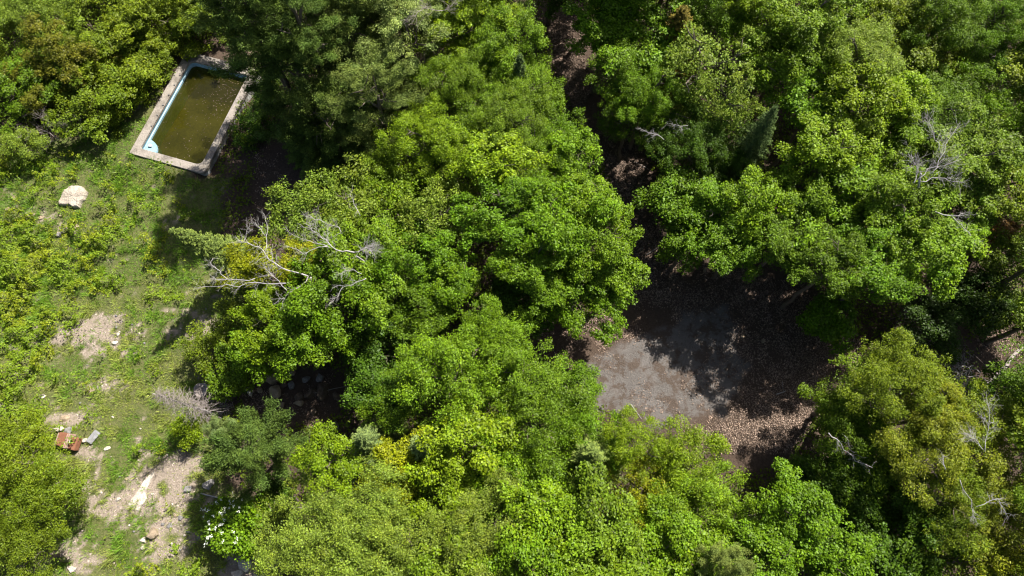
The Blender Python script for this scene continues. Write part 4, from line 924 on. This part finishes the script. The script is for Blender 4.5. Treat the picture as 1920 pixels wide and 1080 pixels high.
# floating leaves
def loc2w(x, y, z): ca, sa = ps.x, ps.y; return (pcen.x + x * ps.x + y * pe.x, pcen.y + x * ps.y + y * pe.y, z)
P = []
while len(P) < 420:
    x = random.uniform(ix0 + .1, ix1 - .1); y = random.uniform(iy0 + .1, iy1 - .1)
    w = .12 + .9 * math.exp(-((x - .9) / .9) ** 2 - ((y - 1.9) / 1.3) ** 2) + .6 * math.exp(-((x - .9 - .25 * (y)) / .5) ** 2) * .6
    if random.random() < w: P.append(loc2w(x, y, WZ + .012))
P = np.array(P[:260]); n = len(P)
o = link('floating_leaves', leaf_mesh('floating_leaves', P, rng.normal(size=(n, 3)) * .06 + np.array([0, 0, 1.]), rng.normal(size=(n, 3)), rng.uniform(.025, .085, n), rng.uniform(.02, .05, n), rng.uniform(.25, 1.0, n), rng.random(n), M_LITTER, .05))
tag(o, 'dry leaves and specks floating on the murky pool water', 'leaves', None, 'stuff')
bb = loc2w(ix0 + .28, iy0 + .42, PZ - .29); o = link('plastic_scrap', rock_mesh(200, .16, .1, .07, M_PLAST, .2, 5, 3)); o.location = Vector(bb) + Vector((0, 0, .05)); tag(o, 'small white crumpled plastic scrap on the blue corner step', 'litter')

# ------------------------------------------------------------------ white blossoms shrub
sh = tree('bush', 447, 985, 50, 2.4, 'bright', 'round green shrub with white flower heads near the bottom', None, 'flowering_shrub')
Vf = []; Ps = []
cr = [c for c in sh.children if c.name.startswith('crown')][0]
co = np.zeros(len(cr.data.vertices) * 3); cr.data.vertices.foreach_get('co', co); co = co.reshape(-1, 3) * np.array(cr.scale) + np.array(cr.location)
rz = sh.rotation_euler.z; wx = co[:, 0] * math.cos(rz) - co[:, 1] * math.sin(rz); wy = co[:, 0] * math.sin(rz) + co[:, 1] * math.cos(rz)
ex = np.abs(wx).max()
while len(Ps) < 40 * 9:
    x = random.uniform(-.9, .2) * ex; y = random.uniform(-.4, .8) * ex; k = (np.abs(wx - x) < .12) & (np.abs(wy - y) < .12)
    if k.sum() < 12: continue
    z = co[k, 2].max() + .03
    for _ in range(9): Ps.append((x + random.gauss(0, .035), y + random.gauss(0, .035), z + random.gauss(0, .03)))
Ps = np.array(Ps); n = len(Ps)
fl = leaf_mesh('blossom', Ps, rng.normal(size=(n, 3)) * .4 + np.array([0, 0, 1.]), rng.normal(size=(n, 3)), rng.uniform(.035, .07, n), rng.uniform(.03, .055, n), np.ones(n), np.zeros(n), M_WHITE, .1)
o = link('blossom', fl, sh); o.rotation_euler = (0, 0, -sh.rotation_euler.z)

# ------------------------------------------------------------------ grass, weeds, litter
def scatter(n, x0, x1, y0, y1, s):
    r2 = np.random.default_rng(s); return r2.uniform(x0, x1, n), r2.uniform(y0, y1, n)
def blades(name, n, seed, box, keep, lmin, lmax, w, tone, hue, mat, lean=.9):
    x, y = scatter(n, *box, seed); k = keep(x, y); x, y = x[k], y[k]; z = gh(x, y); m = len(x)
    r = np.random.default_rng(seed + 1)
    tuft = vnoise(x * 2.2, y * 2.2, 33); L = r.uniform(lmin, lmax, m) * (.4 + 1.9 * sstep(.35, .95, tuft))
    cx, cy = np.floor(x * 3) + h2(np.floor(x * 3), np.floor(y * 3), 5), np.floor(y * 3) + h2(np.floor(x * 3), np.floor(y * 3), 6)
    out = unit(np.stack([x * 3 - cx, y * 3 - cy, np.zeros(m)], -1) + r.normal(size=(m, 3)) * .5 * np.array([1, 1, 0]))
    d = unit(out * lean + np.array([0, 0, .9]) + r.normal(size=(m, 3)) * .25)
    P = np.stack([x, y, z], -1) + d * L[:, None] * .5
    N = np.cross(d, unit(np.cross(d, np.array([0, 0, 1.0])) + 1e-6))
    N = np.where(N[:, 2:3] < 0, -N, N) + r.normal(size=(m, 3)) * .25
    return leaf_mesh(name, P, N, d, L, np.full(m, w) * r.uniform(.7, 1.3, m), tone(x, y, m, r), hue(x, y, m, r), mat, .1)
def keepg(x, y):
    f, d, a = zones(x, y); u, v = pool_uv(x, y); inp = (np.abs(u) < PW / 2 + .02) & (np.abs(v) < PL / 2 + .02)
    return (rng.random(len(x)) < f * (1 - .85 * d) * sstep(.22, .6, fbm(x * 1.6, y * 1.6, 71, 4))) & ~inp
gb = (-33, -11, -3.5, 24)
o = link('grass', blades('grass', 330000, 5, gb, keepg, .09, .26, .022, lambda x, y, m, r: r.uniform(.5, 1.4, m) * (.6 + .8 * fbm(x * 1.3, y * 1.3, 12, 4)),
     lambda x, y, m, r: np.clip(sstep(.42, .68, fbm(x * .7 + 9, y * .7, 44, 4) + .12 * sstep(13, 3, y) - .16 * sstep(12, 16, y)) * .7 + r.normal(size=m) * .2, 0, 1), M_GRASS))
tag(o, 'short meadow grass, green and straw coloured', 'grass', None, 'stuff')
WE = [(230, 400, 4, 4, .62), (300, 380, 3, 3, .55), (200, 720, 4, 3, .45), (300, 560, 3, 2, .45), (330, 1040, 3, 1, .5), (60, 860, 2, 2, 1), (120, 600, 1.2, 2, .9), (180, 460, 2.0, 2.2, .95), (240, 400, 1.6, 1.6, .75), (200, 540, 1.8, 1.0, .9), (330, 560, 1.2, .7, .6), (200, 800, 1.2, .8, .6), (60, 480, 3.2, 2.6, 1.2), (20, 560, 2.5, 3, 1.3), (60, 640, 1.6, 2.4, 1.2), (30, 730, 1.6, 2.0, 1.1), (150, 520, 2.0, 1.6, 1.0), (20, 320, 3, 1.6, 1.), (110, 330, 2.4, 1.0, .8), (150, 420, 1.6, 1.4, .8), (210, 420, 1.2, 1.5, .6), (10, 450, 3, 3, 1.1), (60, 300, 2, .9, .9),
      (300, 480, 1.2, 1, .65), (250, 540, 1.0, .7, .65), (100, 700, 1, 1, .8), (60, 780, 1.4, 1.0, 1.0), (300, 690, .8, .6, .7), (360, 780, .7, .6, .8), (290, 840, 1, .4, .5), (240, 1060, 1.2, .5, .5), (370, 1060, 1.4, .8, .9), (280, 1070, 1, .6, .8), (330, 935, .8, .6, .6), (330, 660, .7, .5, .5), (440, 640, 1.2, 1.2, 1)]
def keepw(x, y):
    f, d, a = zones(x, y); u, v = pool_uv(x, y); inp = (np.abs(u) < PW / 2 + .02) & (np.abs(v) < PL / 2 + .02)
    w = sstep(.34, .75, blobs(x, y, WE) * .75 + (fbm(x * 1.5, y * 1.5, 81, 4) - .5) * 1.3)
    return (rng.random(len(x)) < w * f * (1 - .7 * d)) & ~inp
x, y = scatter(420000, *gb, 91); k = keepw(x, y); x, y = x[k], y[k]; m = len(x)
bump = fbm(x * 2.4, y * 2.4, 61, 3); hh = .04 + .85 * sstep(.38, .68, bump) * rng.uniform(.6, 1.0, m)
P = np.stack([x, y, gh(x, y) + hh], -1); L = rng.uniform(.06, .14, m)
gxn = fbm(x * 2.4 + .12, y * 2.4, 61, 3) - bump; gyn = fbm(x * 2.4, y * 2.4 + .12, 61, 3) - bump
N = np.stack([-gxn * 8, -gyn * 8, np.ones(m)], -1) + rng.normal(size=(m, 3)) * .4
o = link('weeds', leaf_mesh('weeds', P, N, rng.normal(size=(m, 3)), L, L * .6, rng.uniform(.65, 1.25, m) * (.8 + .4 * fbm(x, y, 19, 3)), np.clip(sstep(.45, .7, fbm(x * .8, y * .8, 29, 3)) * .6 + rng.random(m) * .3, 0, 1), M_WEED))
tag(o, 'knee-high leafy weeds covering the left side of the meadow', 'weeds', None, 'stuff')
UG = wpoly([(1000, -60), (1060, -60), (1130, 120), (1170, 220), (1230, 330), (1270, 440), (1480, 500), (1600, 600), (1590, 700), (1520, 780), (1480, 860), (1400, 890), (1300, 830), (1170, 790), (1050, 700), (880, 590), (900, 550), (1050, 620), (1180, 560), (1190, 440), (1100, 260), (1040, 130)])
def keepu(x, y):
    f, d, a = zones(x, y); u, v = pool_uv(x, y); inp = (np.abs(u) < PW / 2 + .1) & (np.abs(v) < PL / 2 + .1)
    bare = np.maximum(blobs(x, y, BARE), blobs(x, y, [(560, 740, 3, 1.6, 1.2), (430, 110, 2.2, .8, 1), (500, 940, 1.8, .7, 1), (1870, 660, 2, 1.5, 1)]))
    w = sstep(.25, .5, fbm(x * .9, y * .9, 99, 3)) * (1 - sstep(.3, .6, bare)) * (seg_dist(x, y, UG) < 0)
    return (rng.random(len(x)) < w * (1 - f)) & ~inp
x, y = scatter(330000, -34, 38, -5, 40, 23); k = keepu(x, y); x, y = x[k], y[k]; m = len(x)
P = np.stack([x, y, gh(x, y) + .1 + 1.3 * sstep(.3, .8, fbm(x * 1.3, y * 1.3, 66, 3)) * rng.uniform(.4, 1, m)], -1); L = rng.uniform(.09, .2, m)
o = link('undergrowth', leaf_mesh('undergrowth', P, rng.normal(size=(m, 3)) * .5 + np.array([0, 0, 1.]), rng.normal(size=(m, 3)), L, L * .65, rng.uniform(.35, .8, m), rng.random(m) * .5, M_WEED))  # dark leaf tones stand in for the shade in canopy gaps
tag(o, 'low leafy undergrowth added dark to fill the gaps between the trees', 'undergrowth', None, 'stuff')
def keepv(x, y):
    f, d, a = zones(x, y)
    return rng.random(len(x)) < sstep(.3, .9, d) * (.12 + .45 * sstep(14, 8, y)) * sstep(.3, .62, fbm(x * 2, y * 2, 38, 3))
x, y = scatter(240000, -30, -13, -3, 17, 31); k = keepv(x, y); x, y = x[k], y[k]; m = len(x); L = rng.uniform(.015, .05, m) * (1 + 1.6 * (rng.random(m) < .08))
o = link('gravel', leaf_mesh('gravel', np.stack([x, y, gh(x, y) + .02], -1), rng.normal(size=(m, 3)) * .4 + np.array([0, 0, 1.]), rng.normal(size=(m, 3)), L, L * .85, rng.uniform(.5, 1.25, m), rng.random(m) * .5, M_GRAVEL, -.4))
tag(o, 'pale gravel and rubble chips on the bare meadow soil', 'gravel', None, 'stuff')
LI = [(1430, 800, 3.2, 2.2, 1.3), (1400, 550, 1.8, 1.3, 1.2), (1510, 640, 1.6, 2.2, 1.2), (1500, 740, 1.6, 1.6, 1.2), (1210, 740, .8, .6, .8), (1150, 620, 1.4, .8, 1.), (1060, 690, 1., .8, .8), (1060, 150, 1.8, 4.5, .9), (1150, 300, 2.0, 3.2, .9), (1220, 480, 2.2, 3.2, 1.),
      (1000, 600, 2.5, 1, .8), (910, 570, 1, 1, .8), (480, 750, 1.6, .8, .8), (600, 750, 2.4, 1.6, .8), (1885, 650, 1.4, 1.2, .8), (1600, 640, 2, 1.6, .8), (500, 300, 3, 3, .35), (440, 100, 2, 1, .7), (1400, 650, 2.6, 2.6, .8), (1330, 560, 2, 1.2, .9), (1260, 545, 1.5, 1, .8), (1220, 755, .8, .6, 1), (1300, 800, 1.2, .6, .8), (620, 330, 1.5, .8, .7), (1290, 540, 1.8, 1, .8)]
def keepl(x, y):
    f, d, a = zones(x, y); u, v = pool_uv(x, y); inp = (np.abs(u) < PW / 2 + .02) & (np.abs(v) < PL / 2 + .02)
    return (rng.random(len(x)) < sstep(.25, .9, blobs(x, y, LI) * .8 + .22 * (seg_dist(x, y, UG) > 0) + (fbm(x * 1.2, y * 1.2, 15, 4) - .5) * 1.6) * (1 - f) * (1 - .72 * a)) & ~inp
x, y = scatter(900000, -17, 33, 4, 38, 17); k = keepl(x, y); x, y = x[k], y[k]; m = len(x)
P = np.stack([x, y, gh(x, y) + rng.uniform(.01, .06, m)], -1); L = rng.uniform(.035, .10, m)
o = link('leaf_litter', leaf_mesh('leaf_litter', P, rng.normal(size=(m, 3)) * .45 + np.array([0, 0, 1.]), rng.normal(size=(m, 3)), L, L * rng.uniform(.3, .7, m), rng.uniform(.3, 1.5, m) * (.6 + .75 * fbm(x * 2.2, y * 2.2, 41, 3)), rng.random(m), M_LITTER, .35))
tag(o, 'dry brown and pink fallen leaves on the forest floor', 'leaf litter', None, 'stuff')
print('trees', cnt[0], 'objects', len(S.objects))
